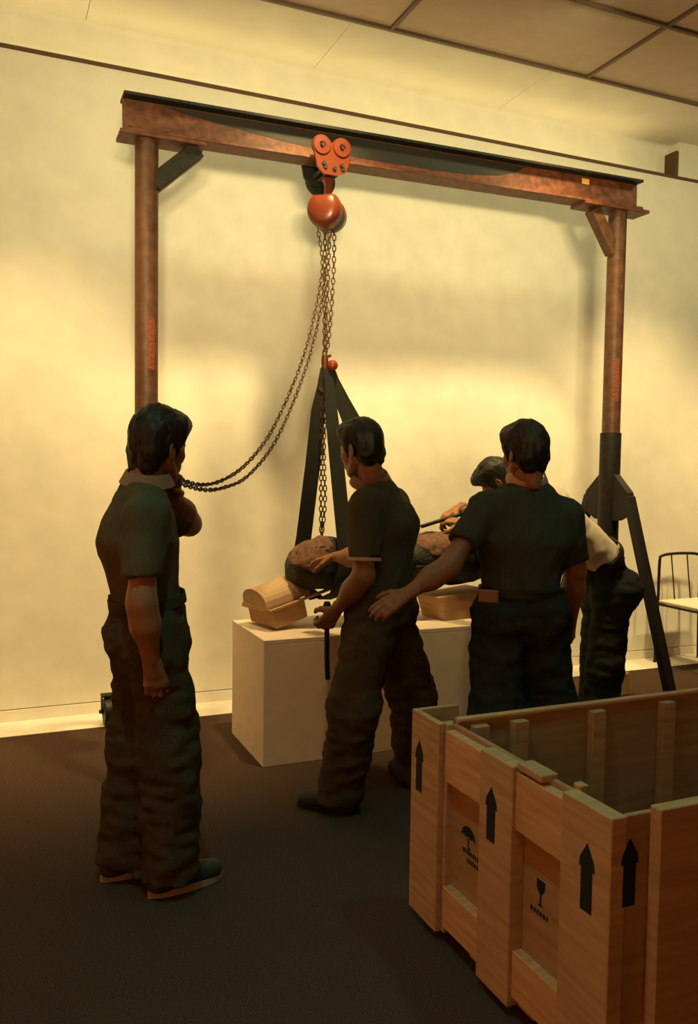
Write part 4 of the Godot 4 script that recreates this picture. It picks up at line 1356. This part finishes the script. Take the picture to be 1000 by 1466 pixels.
	put("loop", strap([[Vector3(0.10, 0.045, 0.02), 0.05, Vector3(0, 0.2, 1)], [Vector3(0.16, 0.07, 0.02), 0.05, Vector3(0, 0.2, 1)], [Vector3(0.20, 0.03, 0.02), 0.05, Vector3(0, 0.2, 1)], [Vector3(0.17, -0.05, 0.02), 0.05, Vector3(0, 0.2, 1)], [Vector3(0.10, -0.09, 0.02), 0.05, Vector3(0, 0.2, 1)]], 0.008), M.web, w)
	tag(put("tape_band", bx(Vector3(0.05, -0.045, 0.05), Vector3(0.07, 0.014, 0.02), 0.003, Basis(Vector3.BACK, 0.4)), M.tape, w), "white tape band")

func build_chair() -> void:
	# a low-backed wire chair by the wall
	var c := thing("chair", "black metal framed chair with a white seat by the wall at the far right", "chair", Vector3(5.03, 0.0, -4.93))
	var o := -c.position
	var fr := 0.0115
	var A := Vector3(4.79, 0, -5.0) + o      # back left foot
	var v := Vector3(0.45, 0, 0)
	var u := Vector3(0, 0, 0.43)
	var st := tool()
	tube(st, smooth_path([A, A + Vector3(0.012, 0.45, 0), A + Vector3(0.016, 0.80, 0), A + Vector3(0.04, 0.838, 0), A + Vector3(0.10, 0.848, 0), A + v * 0.5 + Vector3(0, 0.85, -0.02)], 0.03), fr, 10)
	put("back_leg", done(st), M.black_iron, c)
	st = tool()
	tube(st, smooth_path([A + v, A + v + Vector3(-0.012, 0.45, 0), A + v + Vector3(-0.016, 0.80, 0), A + v + Vector3(-0.04, 0.838, 0), A + v + Vector3(-0.10, 0.848, 0), A + v * 0.5 + Vector3(0, 0.85, -0.02)], 0.03), fr, 10)
	put("back_leg", done(st), M.black_iron, c)
	for e in [A + u + v * 0.06, A + u + v * 0.94]:
		st = tool()
		tube(st, [e, e + Vector3(0, 0.455, -0.01)], fr, 10)
		put("front_leg", done(st), M.black_iron, c)
	for k in 2:
		st = tool()
		var q := A + v * (0.32 + 0.36 * k)
		tube(st, [q + Vector3(0.0, 0.845, -0.012), q + Vector3(0.02, 0.48, 0.02)], 0.005, 8)
		put("back_rod", done(st), M.black_iron, c)
	put("seat", bx(A + v * 0.5 + u * 0.5 + Vector3(0, 0.482, 0), Vector3(0.43, 0.022, 0.42), 0.006), M.seat, c)
	st = tool()
	for e in [[A, A + v], [A + u, A + u + v], [A, A + u], [A + v, A + u + v]]:
		tube(st, [e[0] + Vector3(0, 0.462, 0), e[1] + Vector3(0, 0.462, 0)], 0.010, 8)
	put("seat_frame", done(st), M.black_iron, c)
